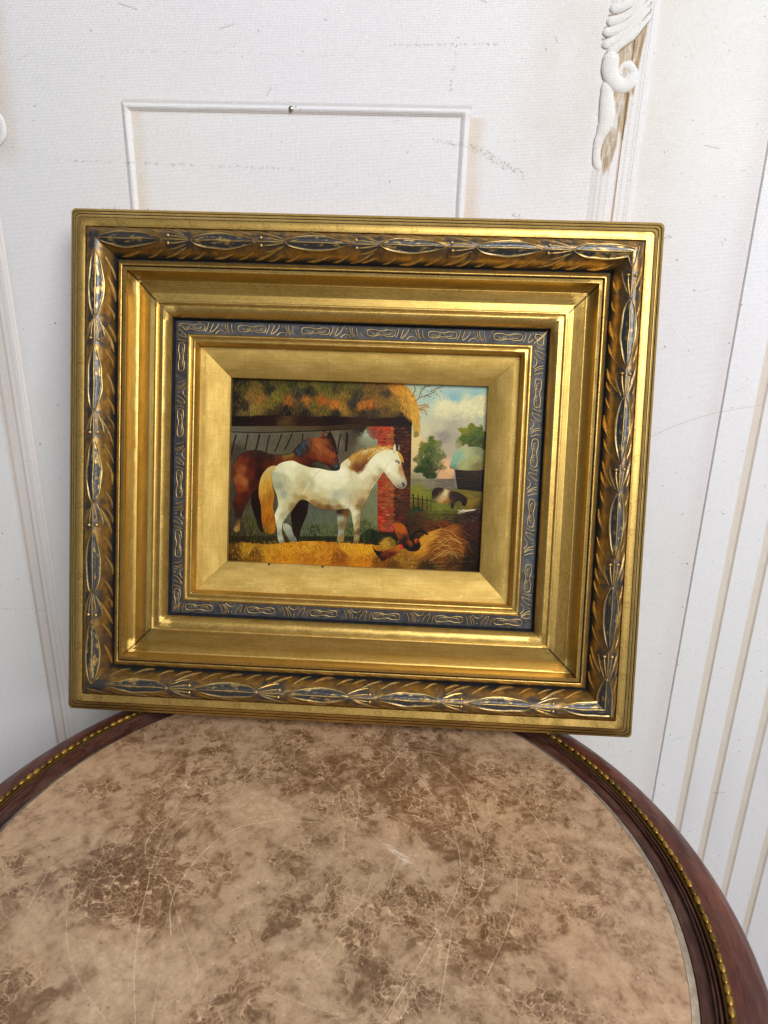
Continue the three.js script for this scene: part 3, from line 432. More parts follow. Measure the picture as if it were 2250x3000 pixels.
  // leaves: ridges slanting back from the axis towards both edges, one set per 70 mm
  for (const [s0] of [[rail.pods[0][0] - 0.0705], ...rail.pods]) for (const sgn of [-1, 1]) for (let i = 0; i < 6; i++) {
    const k = sgn < 0 ? 0.8 : 1, near = [0.0072, 0.0074, 0.0060, 0.0046, 0.0076, 0.0024][i] * k, far = (sgn < 0 ? 0.0088 : 0.0108) - rr() * 0.0007, se = s0 + [0.011, 0.0315, 0.0465, 0.0655, 0.0685, 0.0695][i] + (rr() - 0.5) * 0.004, len = [0.012, 0.017, 0.014, 0.019, 0.011, 0.016][i] + (rr() - 0.5) * 0.003, big = i === 3 || i === 1 ? 1.25 : 0.9;
    const aIn = MID + sgn * near, aOut = MID + sgn * (i === 5 ? 0.0062 : far), j = sgn * (0.0003 + rr() * 0.0005);
    if (!inside(se, aIn) || !inside(se - len, aOut)) continue;
    mesh('laurel_leaf', ribbon([[se - len, aOut], [se - len * 0.55, lerp(aOut, aIn, 0.42) + j], [se, aIn]], [(0.0008 + rr() * 0.0004) * big, (0.0013 + rr() * 0.0005) * big], (0.0005 + rr() * 0.0003) * big, [mixc(G2, rr() < 0.6 ? BL : BR, 0.3 + rr() * 0.6), mixc(G1, G2, rr() * 0.35)], 1), LAUREL, frame);
  }
});

// wire ornament of the inner band --------------------------------
{
  const wire = new THREE.MeshStandardMaterial({ color: new THREE.Color().setRGB(0.52, 0.385, 0.17), metalness: 0.85, roughness: 0.5 });
  const B0 = 0.0816, BW = 0.0107, sides = [
    { L: FW, f: RAILS[0].f, c: [0.0125, 0.06, 0.1094, 0.16, 0.207, 0.257] }, { L: FH, f: RAILS[1].f, c: [0.0, 0.047, 0.0925, 0.139, 0.19] },
    { L: FW, f: RAILS[2].f, c: [0.019, 0.065, 0.1145, 0.164, 0.214, 0.264] }, { L: FH, f: RAILS[3].f, c: [0.009, 0.056, 0.103, 0.151, 0.202] }];
  sides.forEach(({ L, f, c }, si) => {
    const put = (s, t) => { const a = B0 + clamp(t, 0.04, 0.96) * BW, sc = clamp(s + B0, a + 0.0004, L - a - 0.0004), [x, y] = f(sc, a); return V3(x, y + FH / 2, bandZ(a) + 0.00025); };
    const tube = (pts, closed, r = 0.00034) => new THREE.TubeGeometry(new THREE.CatmullRomCurve3(pts.map(([s, t]) => put(s, t)), closed), Math.max(10, pts.length * 5), r, 6, closed);
    const len = L - 2 * B0;
    c.forEach((s0, ci) => {
      const ok = (s) => s > 0.001 && s < len - 0.001, flip = si >= 2 ? 1 : 1, r = rng(si * 31 + ci);
      const out = []; for (let i = 0; i < 22; i++) { const th = i / 22 * Math.PI * 2, cs = Math.cos(th), sn = Math.sin(th), w = 0.35 * (0.80 + 0.2 * Math.cos(2 * th)) + 0.02; out.push([s0 + cs * 0.0108, 0.49 + Math.sign(sn) * Math.pow(Math.abs(sn), 0.62) * w * (Math.abs(cs) < 0.35 ? 0.68 : 1)]); }
      if (s0 > -0.006 && s0 < len + 0.004) {
        const parts = [tube(out, true, 0.00044)];
        for (const o of [-0.0046, 0.0046]) { parts.push(tube([[s0 + o - 0.0031, 0.42], [s0 + o - 0.0024, 0.56], [s0 + o, 0.6], [s0 + o + 0.0024, 0.56], [s0 + o + 0.0031, 0.42]], false, 0.00026)); for (const q of [-0.0011, 0.0011]) parts.push(tube([[s0 + o + q, 0.44], [s0 + o + q, 0.6]], false, 0.00022)); }
        mesh('cartouche', mergeGeometries(parts), wire, frame);
      }
      // scroll between two cartouches
      const m = s0 + 0.0238, list = [[[m - 0.0105, 0.14], [m - 0.0108, 0.5], [m - 0.0125, 0.82]], [[m - 0.0066, 0.18], [m - 0.0082, 0.6], [m - 0.0086, 0.84], [m - 0.0064, 0.74], [m - 0.0036, 0.4], [m - 0.0028, 0.16]], [[m - 0.0042, 0.93], [m - 0.0014, 0.7], [m + 0.0012, 0.7], [m + 0.0042, 0.93]],
        [[m + 0.0022, 0.16], [m + 0.0034, 0.55], [m + 0.0058, 0.86]], [[m + 0.0042, 0.16], [m + 0.0048, 0.5], [m + 0.0070, 0.86]], [[m + 0.0076, 0.16], [m + 0.008, 0.5], [m + 0.0094, 0.84]]];
      const scroll = list.filter((p) => p.every(([s]) => ok(s))).map((p) => tube(p.map(([s, t]) => [s + (r() - 0.5) * 0.0004, t]), false, 0.0004));
      if (ok(m)) { const d = put(m, 0.26); scroll.push(new THREE.SphereGeometry(0.0006, 8, 6).translate(d.x, d.y, d.z)); }
      if (scroll.length) mesh('scroll', mergeGeometries(scroll.map((g) => (g.index ? g : g))), wire, frame);
    });
  });
}

// ---------------------------------------------------------------- the painting
const painting = group('painting', { label: 'small oil painting of a white and a brown horse by a thatched brick stable', category: 'painting' }, FRAME_POS.toArray());
painting.rotation.x = TILT;
//PAINT
function paintPicture() {
  const CW = 1536, CH = 1130, mx = 0.0041 / 0.212 * CW, my = 0.00435 / 0.156 * CH, c = canvasOf(CW, CH), g = c.getContext('2d'), hc = canvasOf(CW, CH), hg = hc.getContext('2d'), r = rng(2024);
  hg.fillStyle = '#777'; hg.fillRect(0, 0, CW, CH); g.fillStyle = '#2a2218'; g.fillRect(0, 0, CW, CH); g.lineCap = hg.lineCap = 'round';
  const P = (x, y) => {                                              // sketch units to canvas
    let u = 0.5, v = 0.5; for (let i = 0; i < 5; i++) {
      const X = 75 + u * 1525 - v * 27 - u * v * 28, Y = 45 + u * 58 + v * 1105 + u * v * 7, a = 1525 - v * 28, b = -27 - u * 28, d = 58 + v * 7, e = 1105 + u * 7, det = a * e - b * d, ex = x - X, ey = y - Y; u += (e * ex - b * ey) / det; v += (a * ey - d * ex) / det;
    } return [mx + u * (CW - 2 * mx), my + v * (CH - 2 * my)];
  };
  const hex = (h) => [1, 3, 5].map((i) => parseInt(h.slice(i, i + 2), 16));
  const inside = (poly, x, y) => { let k = false; for (let i = 0, j = poly.length - 1; i < poly.length; j = i++) { const [a, b] = poly[i], [p, q] = poly[j]; if ((b > y) !== (q > y) && x < (p - a) * (y - b) / (q - b) + a) k = !k; } return k; };
  const smooth = (pts) => new THREE.CatmullRomCurve3(pts.map(([x, y]) => V3(x, y, 0)), true, 'centripetal').getPoints(pts.length * 6).map((p) => [p.x, p.y]);
  const smoothOpen = (pts) => new THREE.CatmullRomCurve3(pts.map(([x, y]) => V3(x, y, 0)), false, 'centripetal').getPoints(pts.length * 5).map((p) => [p.x, p.y]);
  const trace = (ctx, poly) => { ctx.beginPath(); poly.forEach((p, i) => { const [x, y] = P(...p); i ? ctx.lineTo(x, y) : ctx.moveTo(x, y); }); ctx.closePath(); };
  const blend = (ctrl, x, y) => { let s = [0, 0, 0], w = 0; for (const [a, b, , rgb] of ctrl) { const k = 1 / Math.pow((a - x) ** 2 + (b - y) ** 2 + 90, 2.1); w += k; for (let i = 0; i < 3; i++) s[i] += k * rgb[i]; } return s.map((q) => q / w); };
  const style = (c3, a) => `rgba(${c3[0] | 0},${c3[1] | 0},${c3[2] | 0},${a})`;
  function line(pts, col, w, a = 1) { for (const [ctx, st] of [[g, typeof col === 'string' ? style(hex(col), a) : style(col, a)], [hg, style(Array(3).fill(90 + r() * 130), 0.7)]]) { ctx.strokeStyle = st; ctx.lineWidth = w; ctx.beginPath(); pts.forEach((p, i) => { const [x, y] = P(...p); i ? ctx.lineTo(x, y) : ctx.moveTo(x, y); }); ctx.stroke(); } }
  function dabs(poly, n, list, { len = [10, 24], w = [2, 5], ang = 1.5, spread = 0.4, jit = 14, alpha = 0.75, clip = true, under = true, deepen = 0, bend = 0.2, pick = false } = {}) {
    const ctrl = list.map((q) => [q[0], q[1], q[2], hex(q[2]).map((v) => v * Math.pow(v / 238, deepen))]); g.save(); if (clip) { trace(g, poly); g.clip(); }
    const xs = poly.map((p) => p[0]), ys = poly.map((p) => p[1]), x0 = Math.min(...xs), x1 = Math.max(...xs), y0 = Math.min(...ys), y1 = Math.max(...ys);
    if (under) for (let yy = y0; yy < y1; yy += 5) for (let xx = x0; xx < x1; xx += 5) { if (!inside(poly, xx, yy) && !inside(poly, xx + 5, yy + 5) && !inside(poly, xx + 5, yy) && !inside(poly, xx, yy + 5)) continue; const [px, py] = P(xx, yy); g.fillStyle = style(blend(ctrl, xx + 2.5, yy + 2.5), 1); g.fillRect(px - 0.5, py - 0.5, 6.2, 6.2); }
    for (let i = 0; i < n * 1.5; i++) {
      const x = lerp(x0, x1, r()), y = lerp(y0, y1, r()); if (!inside(poly, x, y)) continue;
      const k = r(), q = pick ? ctrl[Math.floor(r() * ctrl.length)][3] : blend(ctrl, x, y), d = (r() - 0.5) * 2 * jit, t = (typeof ang === 'function' ? ang(x, y) : ang) + (r() - 0.5) * 2 * spread, l = lerp(len[0], len[1], k), bx = (r() - 0.5) * l * bend * 2;
      const a = P(x - Math.cos(t) * l / 2, y - Math.sin(t) * l / 2), m = P(x + Math.sin(t) * bx, y - Math.cos(t) * bx), b = P(x + Math.cos(t) * l / 2, y + Math.sin(t) * l / 2), wd = lerp(w[0], w[1], r());
      for (const [ctx, st] of [[g, style([q[0] + d, q[1] + d * 0.95, q[2] + d * 0.8], alpha)], [hg, style(Array(3).fill(70 + r() * 150), 0.55)]]) { ctx.strokeStyle = st; ctx.lineWidth = wd; ctx.beginPath(); ctx.moveTo(...a); ctx.quadraticCurveTo(...m, ...b); ctx.stroke(); }
    }
    g.restore();
  }
  const leafy = (poly, n, cols) => { dabs(smooth(poly), n, cols, { len: [8, 20], w: [7, 14], ang: 0.8, spread: 1.6, jit: 12, alpha: 0.4, clip: false, under: false }); dabs(smooth(poly), n, cols, { len: [5, 16], w: [2, 5], ang: 0.8, spread: 1.6, jit: 24, alpha: 0.8, clip: false, under: false }); };
  // sky and cloud
  dabs([[1080, 60], [1640, 60], [1640, 760], [1080, 760]], 4200, [[1150, 120, '#a9b8ab'], [1250, 150, '#a3bab6'], [1380, 110, '#9fb9bd'], [1400, 170, '#86abb8'], [1540, 130, '#8fb0b8'], [1200, 260, '#b4bfb2'], [1330, 230, '#d3cfae'], [1390, 215, '#d8d2b0'], [1480, 215, '#d2cda9'], [1560, 190, '#cfcba6'], [1300, 330, '#b7b3a0'], [1400, 330, '#a5a195'], [1480, 300, '#b2b09c'], [1330, 400, '#8f8a85'], [1280, 420, '#a8a193'], [1220, 360, '#c3bfa4'], [1180, 430, '#d7be8e'], [1200, 520, '#cdb48a'], [1370, 480, '#a79f93'], [1370, 580, '#d8a985'], [1350, 640, '#c89d7e'], [1570, 280, '#a9ada0'], [1250, 650, '#9a9684'], [1200, 700, '#7f7b60'], [1400, 680, '#857d6c']], { len: [14, 40], w: [4, 10], ang: (x, y) => 2.4 + noise(x / 90, y / 90) * 1.6, spread: 0.5, jit: 6, alpha: 0.6 });
  leafy([[1300, 250], [1330, 190], [1375, 180], [1400, 215], [1420, 225], [1450, 185], [1490, 185], [1520, 165], [1590, 150], [1590, 260], [1480, 290], [1360, 290]], 260, [[1340, 210, '#dfd9b8'], [1390, 225, '#d8d2b0'], [1470, 205, '#d9d3b0'], [1560, 190, '#cfcaa8'], [1400, 275, '#bdb9a2'], [1330, 270, '#cbc6aa']]);
  // distant trees
  leafy([[1195, 470], [1205, 425], [1240, 440], [1262, 392], [1290, 425], [1325, 428], [1318, 470], [1352, 510], [1320, 545], [1345, 590], [1290, 600], [1290, 645], [1230, 640], [1215, 610], [1165, 610], [1185, 560], [1158, 530], [1190, 510]], 760, [[1200, 450, '#6f7330'], [1260, 420, '#5c6a2c'], [1250, 480, '#46572a'], [1300, 520, '#5d6541'], [1230, 560, '#33461f'], [1210, 610, '#2c3f1c'], [1330, 560, '#7c7a55'], [1270, 610, '#39431f'], [1180, 540, '#6b6a48'], [1320, 470, '#7a7c58']]);
  for (const [a, b, d, e] of [[1290, 640, 1330, 560], [1280, 610, 1310, 540], [1270, 640, 1235, 560], [1290, 600, 1345, 545]]) line([[a, b], [(a + d) / 2 + 4, (b + e) / 2], [d, e]], '#4a3520', 2.5, 0.8);
  leafy([[1425, 410], [1450, 385], [1432, 350], [1475, 350], [1500, 318], [1530, 345], [1565, 335], [1570, 370], [1610, 370], [1600, 470], [1500, 470], [1470, 440], [1410, 465]], 620, [[1450, 350, '#7a7a26'], [1500, 335, '#6c7022'], [1550, 380, '#4f5f22'], [1460, 420, '#4e5f20'], [1520, 430, '#3e4d22'], [1590, 420, '#3d4524'], [1420, 440, '#8b8a68']]);
  // far field, barn
  dabs([[1130, 650], [1620, 650], [1620, 860], [1130, 860]], 1500, [[1160, 660, '#77765c'], [1250, 665, '#7a756a'], [1350, 675, '#6f6660'], [1180, 720, '#7b7a33'], [1260, 760, '#6f7230'], [1400, 790, '#5c5a26'], [1500, 780, '#7a6820'], [1540, 740, '#625a28'], [1200, 830, '#5b5320'], [1330, 810, '#6e7030'], [1560, 830, '#493a18']], { len: [14, 36], w: [2, 6], ang: 0.05, spread: 0.2 });
  dabs([[1400, 590], [1575, 590], [1572, 730], [1420, 712]], 260, [[1420, 600, '#2e2018'], [1500, 620, '#33241a'], [1480, 690, '#231813'], [1560, 700, '#1c1410']], { len: [40, 90], w: [3, 6], ang: 0.04, spread: 0.04 });
  for (let i = 0; i < 6; i++) line([[1425, 612 + i * 17], [1540, 612 + i * 17]], '#5b4634', 1.6, 0.7);
  line([[1403, 600], [1412, 705]], '#737b88', 6, 0.8); line([[1558, 600], [1552, 700]], '#3c3f48', 5, 0.7);
  dabs(smooth([[1375, 585], [1400, 500], [1440, 468], [1560, 465], [1582, 500], [1580, 588], [1480, 600], [1400, 592]]), 420, [[1400, 560, '#7fa294'], [1430, 510, '#86a898'], [1470, 490, '#a4a886'], [1520, 530, '#9a9a70'], [1550, 490, '#7f8466'], [1540, 570, '#77704e'], [1450, 570, '#9c9c74'], [1390, 590, '#68705c']], { len: [18, 46], w: [2, 5], ang: 2.3, spread: 0.35, jit: 12 });
  // cow
  dabs(smooth([[1268, 730], [1290, 705], [1330, 705], [1380, 722], [1430, 735], [1475, 770], [1465, 815], [1450, 812], [1435, 785], [1410, 790], [1392, 830], [1380, 825], [1378, 792], [1340, 800], [1300, 790], [1285, 770], [1275, 785]]), 420, [[1290, 730, '#2e231b'], [1320, 715, '#30241b'], [1345, 735, '#c9b894'], [1335, 770, '#b59c72'], [1350, 795, '#8c5f2f'], [1390, 750, '#38251a'], [1430, 765, '#2e1f16'], [1455, 800, '#211712'], [1380, 815, '#35251a']], { len: [8, 20], w: [2, 5], ang: 0.6, spread: 0.8, jit: 8 });
  line([[1455, 775], [1482, 768]], '#20160f', 3.5); line([[1386, 800], [1388, 832]], '#2a1c14', 6);
  // fence
  for (const x of [1158, 1186, 1212, 1240, 1262]) line([[x, 745 + (x - 1158) * 0.18], [x - 1, 845]], '#2b1b12', 7 - (x - 1158) * 0.03, 0.95);
  line([[1140, 765], [1290, 790]], '#352317', 5); line([[1150, 752], [1155, 742]], '#2b1b12', 4);
  // stable interior wall
  dabs([[60, 330], [850, 330], [950, 330], [950, 1000], [60, 1000]], 2600, [[90, 400, '#67635b'], [200, 420, '#625d53'], [330, 430, '#5e584d'], [450, 440, '#5a5447'], [780, 420, '#524a3d'], [850, 350, '#32261b'], [885, 380, '#9dab9c'], [880, 430, '#858878'], [860, 470, '#6b6957'], [920, 640, '#80846c'], [910, 760, '#74775f'], [920, 880, '#70745a'], [870, 930, '#666a50'], [120, 800, '#463e33'], [200, 860, '#55503f'], [640, 900, '#5f6558'], [600, 860, '#5a6056'], [680, 940, '#626650'], [700, 440, '#6a6357'], [740, 500, '#5c5446'], [560, 650, '#3a342b'], [90, 480, '#47423a'], [760, 560, '#5f5748']], { len: [14, 34], w: [4, 9], ang: 1.5, spread: 0.5, jit: 8 });
  // pillar of brick
  dabs([[948, 280], [1046, 285], [1042, 975], [945, 970]], 900, [[970, 310, '#8d2f1c'], [1010, 340, '#a53a22'], [1030, 320, '#8c2d1b'], [920, 340, '#7c3424'], [980, 400, '#a13c28'], [1020, 390, '#8c5a2a'], [985, 450, '#9a3320'], [980, 680, '#97391f'], [1015, 690, '#94561f'], [975, 760, '#8b341e'], [1010, 780, '#875024'], [980, 860, '#8e3420'], [960, 890, '#a42a1c'], [1020, 900, '#74391f'], [990, 950, '#8c3a26']], { len: [16, 34], w: [5, 9], ang: 0.05, spread: 0.08, jit: 16 });
  leafy([[885, 360], [915, 320], [955, 300], [955, 400], [925, 410]], 140, [[920, 350, '#8a3f2e'], [945, 330, '#9c3f2c'], [900, 370, '#7d5a4c']]);
  dabs([[1042, 285], [1150, 290], [1135, 960], [1040, 975]], 900, [[1070, 310, '#2c1710'], [1120, 340, '#301a12'], [1070, 420, '#38201a'], [1100, 460, '#4a2418'], [1120, 520, '#3d1f14'], [1090, 730, '#5a2f1a'], [1120, 700, '#4a2a18'], [1080, 800, '#4c2d22'], [1110, 850, '#4a2c1c'], [1080, 900, '#4e2418'], [1120, 940, '#37281c']], { len: [14, 30], w: [4, 8], ang: 0.08, spread: 0.12, jit: 9 });
  for (let y = 300; y < 960; y += 20) for (let x = 950 + ((y / 20) & 1) * 14; x < 1128; x += 30) { const red = x < 1040, t = r(); dabs([[x, y + 2], [x + 27, y + 3], [x + 27, y + 18], [x, y + 17]], 3, [[x + 14, y + 9, red ? ['#a2503a', '#8a4030', '#8f6444', '#b0664a', '#a8845a', '#6c342a', '#7a5a48'][Math.floor(t * 7)] : ['#4c2618', '#3a1e16', '#5c3422', '#2e1812', '#68432e'][Math.floor(t * 5)]]], { len: [12, 26], w: [3, 6], ang: 0.05, spread: 0.1, jit: 16, alpha: 0.6, under: false }); }
  for (let y = 300; y < 965; y += 20) { line([[950, y], [1040, y + 3]], '#b9795c', 1.6, 0.5); line([[1046, y + 3], [1134, y + 8]], '#7c5444', 1.4, 0.45); for (let x = 955 + ((y / 20) & 1) * 16; x < 1130; x += 32) line([[x, y], [x, y + 20]], '#2a120c', 1.2, 0.35); }
  // eaves, beam, slats
  dabs([[60, 255], [1160, 262], [1150, 335], [60, 335]], 900, [[100, 300, '#20140f'], [300, 290, '#2a1510'], [500, 310, '#31190f'], [700, 300, '#24140e'], [850, 320, '#36200f'], [1000, 275, '#2a150d'], [1100, 300, '#22120c'], [400, 325, '#4f3c22']], { len: [24, 60], w: [3, 6], ang: 0.02, spread: 0.1, jit: 8 });
  dabs([[60, 332], [620, 332], [860, 318], [860, 346], [620, 362], [60, 366]], 420, [[100, 345, '#5f5a52'], [300, 348, '#5b5345'], [500, 345, '#554833'], [700, 345, '#40301f'], [840, 330, '#3a2a18']], { len: [26, 60], w: [3, 5], ang: 0, spread: 0.06, jit: 8 });
  line([[60, 366], [240, 370], [430, 366], [620, 360], [780, 352]], '#1a1512', 5); line([[90, 378], [320, 382], [520, 372]], '#7c7e7c', 2, 0.6);
  for (const [x, y, d, w] of [[96, 385, -28, 9], [168, 380, -18, 8], [238, 382, -22, 10], [300, 384, -26, 7], [372, 384, -40, 8], [434, 378, -42, 8], [500, 378, -10, 7], [726, 380, -22, 8], [765, 378, -8, 14]]) line([[x, y], [x + d * 0.5, y + 50], [x + d, y + 92 + (x % 7) * 5]], '#1f1815', w, 0.85);
  // thatch
  const thatch = [[50, 20], [1085, 78], [1130, 110], [1165, 160], [1185, 215], [1196, 290], [1188, 390], [1165, 400], [1155, 300], [1130, 270], [900, 285], [700, 268], [520, 272], [300, 262], [60, 270]];
  dabs(thatch, 6500, [[80, 40, '#1d1a17'], [85, 150, '#24211c'], [80, 240, '#2a241c'], [150, 60, '#39351f'], [140, 120, '#4c4424'], [180, 150, '#7c6434'], [230, 100, '#6a5a2c'], [260, 60, '#383321'], [300, 110, '#32301f'], [340, 70, '#4a4822'], [240, 170, '#85602e'], [210, 220, '#7d6c38'], [140, 210, '#332d22'], [130, 255, '#5c5230'], [300, 200, '#6c6230'], [340, 150, '#6f682c'], [390, 110, '#57541f'], [430, 70, '#3b3a1e'], [420, 180, '#8a5a2a'], [470, 140, '#38352a'], [500, 90, '#4f4d22'], [540, 130, '#2d2b22'], [480, 210, '#4a4228'], [520, 180, '#96602a'], [400, 240, '#241f1b'], [560, 220, '#62582a'], [590, 100, '#5e5a24'], [640, 80, '#4a4822'], [620, 180, '#9a5c24'], [660, 140, '#655e26'], [700, 110, '#3f3c20'], [690, 210, '#b0702a'], [640, 235, '#5c5224'], [740, 160, '#7a6428'], [770, 110, '#5c5426'], [740, 230, '#93722c'], [800, 200, '#34302a'], [830, 150, '#3c3828'], [820, 100, '#5a5026'], [850, 215, '#a96c28'], [900, 200, '#a5642a'], [890, 150, '#6b5424'], [930, 110, '#6c5426'], [960, 190, '#80602a'], [1000, 140, '#3c3428'], [980, 100, '#6a5028'], [1040, 110, '#b47c2c'], [1030, 180, '#8a6a2c'], [1080, 130, '#c08a34'], [1060, 220, '#7c6428'], [1110, 180, '#b8863a'], [1140, 160, '#cf9a44'], [1110, 240, '#8c6c2c'], [1160, 220, '#c4953e'], [1170, 280, '#c79c4c'], [1178, 340, '#b8985a'], [1170, 390, '#8c7c48'], [1000, 250, '#5c4a22'], [920, 262, '#3e3420'], [860, 258, '#33291c'], [700, 258, '#2a241c'], [520, 258, '#26211c'], [320, 250, '#39301e'], [1090, 268, '#3a3220']], { len: [7, 22], w: [1.4, 4], ang: (x, y) => 1.35 + noise(x / 45, y / 45) * 0.9 + (x > 1000 ? 0.15 : 0), spread: 0.5, jit: 24, alpha: 0.85, clip: false });
  for (let i = 0; i < 300; i++) { const x = 1080 + r() * 115, y = 110 + (x - 1080) * 1.2 + r() * 120; line([[x, y], [x + 4 + r() * 9, y + 12 + r() * 18]], ['#d09a3c', '#c98b2a', '#8c6520', '#e0b45c'][i & 3], 1.4, 0.8); }
  for (let i = 0; i < 1500; i++) { const x = 60 + r() * 1060, y = 55 + r() * 215, b = r(); if (!inside(thatch, x, y)) continue; line([[x, y], [x + (r() - 0.5) * 8, y + 6 + r() * 12]], b < 0.4 ? '#1c1a16' : b < 0.62 ? '#8c7a3a' : b < 0.8 ? '#a8803c' : b < 0.9 ? '#b0642a' : '#55552a', 1.4 + r() * 1.4, 0.5); }
  // branches
  for (const b of [[[1165, 190], [1195, 165], [1200, 130], [1230, 100], [1260, 96]], [[1195, 165], [1240, 150], [1290, 130]], [[1150, 160], [1170, 120], [1165, 95]], [[1190, 215], [1230, 205], [1250, 225]], [[1195, 235], [1225, 240], [1240, 270]], [[1260, 130], [1300, 110], [1335, 100]], [[1230, 150], [1262, 160]]]) line(b, '#6b4328', 4.2, 0.85);
  for (let i = 0; i < 46; i++) { const x = 1130 + r() * 200, y = 92 + r() * 80; line([[x, y], [x + (r() - 0.5) * 16, y + 4 + r() * 9]], ['#6f6a3c', '#7d6b3a', '#5a5230'][i % 3], 3, 0.65); }
  for (let i = 0; i < 40; i++) { const a = r() * 1.6 - 0.6, l = 20 + r() * 50; line([[1190, 230], [1190 + Math.cos(a) * l, 230 + Math.sin(a) * l]], '#a8793c', 1.5, 0.5); }
  // grass behind the feet
  dabs([[60, 860], [480, 930], [700, 930], [860, 900], [960, 960], [960, 1080], [60, 1080]], 1500, [[110, 920, '#2e2a1c'], [200, 900, '#434224'], [260, 960, '#35341b'], [150, 1000, '#2c2614'], [500, 950, '#3d4a1c'], [560, 990, '#26300f'], [640, 960, '#46561e'], [660, 1010, '#2c3613'], [760, 960, '#3c4a1e'], [850, 960, '#3b4420'], [880, 1010, '#1f2412'], [420, 1020, '#3e3a1a'], [940, 990, '#2c3216']], { len: [8, 26], w: [1.6, 4], ang: 1.5, spread: 0.6, jit: 16, alpha: 0.8, clip: false, under: false });
  dabs([[55, 990], [160, 900], [260, 880], [420, 960], [420, 1060], [55, 1060]], 500, [[100, 1000, '#33280f'], [200, 930, '#4b4926'], [260, 1000, '#42401c'], [380, 1020, '#50461a']], { len: [10, 30], w: [1.5, 3], ang: 1.4, spread: 0.5, jit: 18, clip: false, under: false });
  // brown horse
  dabs([[455, 780], [535, 780], [525, 860], [485, 960], [470, 1030], [440, 1010], [430, 920], [425, 860]], 300, [[450, 820, '#1d100c'], [470, 900, '#231512'], [500, 840, '#241611'], [460, 980, '#2a1b17']], { len: [16, 40], w: [3, 6], ang: 1.5, spread: 0.15, jit: 7 });
  dabs([[190, 720], [260, 700], [300, 850], [260, 980], [235, 960], [205, 870], [185, 800]], 260, [[220, 760, '#28140d'], [230, 860, '#1f130e'], [250, 940, '#241a12']], { len: [16, 40], w: [3, 6], ang: 1.4, spread: 0.2, jit: 7 });
  dabs(smooth([[205, 478], [150, 490], [105, 520], [80, 560], [70, 640], [88, 690], [98, 745], [76, 800], [90, 850], [98, 905], [80, 955], [96, 975], [118, 960], [126, 900], [134, 850], [168, 780], [205, 725], [260, 700], [420, 640], [560, 600], [555, 560], [600, 545], [650, 570], [672, 592], [695, 604], [716, 592], [713, 560], [700, 505], [692, 440], [672, 395], [660, 360], [645, 385], [634, 395], [622, 358], [612, 365], [608, 395], [545, 405], [490, 430], [450, 470], [420, 500], [350, 505], [290, 498], [250, 482]]), 2400,
    [[95, 560, '#6c3c22'], [82, 620, '#5e321c'], [110, 520, '#6b3420'], [150, 497, '#4c2a1e'], [200, 486, '#3c2620'], [250, 495, '#35231d'], [150, 540, '#6a3018'], [130, 590, '#84502e'], [110, 640, '#8a5632'], [140, 670, '#925c38'], [120, 700, '#7c4022'], [190, 560, '#4a2215'], [180, 620, '#5c2a16'], [230, 540, '#38190f'], [240, 620, '#301510'], [200, 680, '#421d12'], [300, 520, '#40241a'], [300, 570, '#54260f'], [350, 515, '#5a3a20'], [350, 560, '#5e2c14'], [400, 510, '#7c6434'], [430, 500, '#7a6636'], [410, 540, '#74401c'], [380, 560, '#6a3014'], [100, 760, '#5c2c18'], [150, 760, '#4c2214'], [90, 820, '#40211a'], [105, 870, '#3a2420'], [92, 920, '#6e5430'], [96, 950, '#93784a'], [450, 490, '#35302e'], [470, 460, '#2c2c30'], [500, 440, '#3c444c'], [480, 500, '#2a2c30'], [520, 470, '#40281e'], [545, 430, '#7a4424'], [580, 425, '#8e5a32'], [600, 450, '#985f34'], [570, 470, '#7e4a26'], [600, 500, '#804c2a'], [560, 510, '#6c3016'], [630, 430, '#7e4a2a'], [640, 480, '#8a5430'], [620, 520, '#7a3c1c'], [660, 450, '#5a2c18'], [680, 440, '#331a14'], [640, 380, '#4a2214'], [618, 378, '#74402a'], [660, 390, '#38190f'], [690, 470, '#4a261a'], [675, 510, '#8a4a26'], [690, 540, '#5c3020'], [660, 545, '#7c3c1e'], [700, 575, '#474a52'], [712, 590, '#33343a'], [680, 594, '#2e2220'], [650, 565, '#4c2014'], [500, 530, '#5c2a14'], [540, 545, '#4a1f10'], [460, 535, '#6c3518'], [560, 570, '#3a180e']],
    { len: [10, 28], w: [2, 5], ang: (x, y) => (x > 440 ? 0.9 : 1.0 + (x - 100) / 300), spread: 0.4, jit: 9, alpha: 0.7 });
  for (const [pts, col, w, a] of [[[[622, 360], [640, 372], [668, 392], [690, 436], [697, 480], [706, 530], [718, 585]], '#160c0a', 5, 0.85], [[[718, 588], [698, 605], [672, 594], [650, 572], [600, 548], [575, 536]], '#1c0f0b', 5, 0.7], [[[540, 405], [490, 430], [452, 470], [420, 500], [350, 505], [290, 498], [250, 482], [200, 476], [150, 488], [105, 520], [80, 560]], '#241410', 4, 0.55], [[[80, 560], [70, 640], [90, 690], [98, 745], [76, 800], [90, 850], [98, 905], [80, 955]], '#1c1010', 4, 0.5], [[[600, 410], [640, 430], [668, 452], [672, 500], [690, 556]], '#b06a38', 5, 0.35], [[[580, 440], [600, 470], [610, 510]], '#b5703c', 8, 0.3], [[[100, 600], [120, 640], [150, 660]], '#b06838', 10, 0.3], [[[205, 725], [168, 780], [134, 850], [126, 900], [118, 960]], '#1a0f0c', 5, 0.5], [[[610, 405], [630, 398], [650, 402]], '#2a1510', 5, 0.7]]) line(smoothOpen(pts), col, w, a);
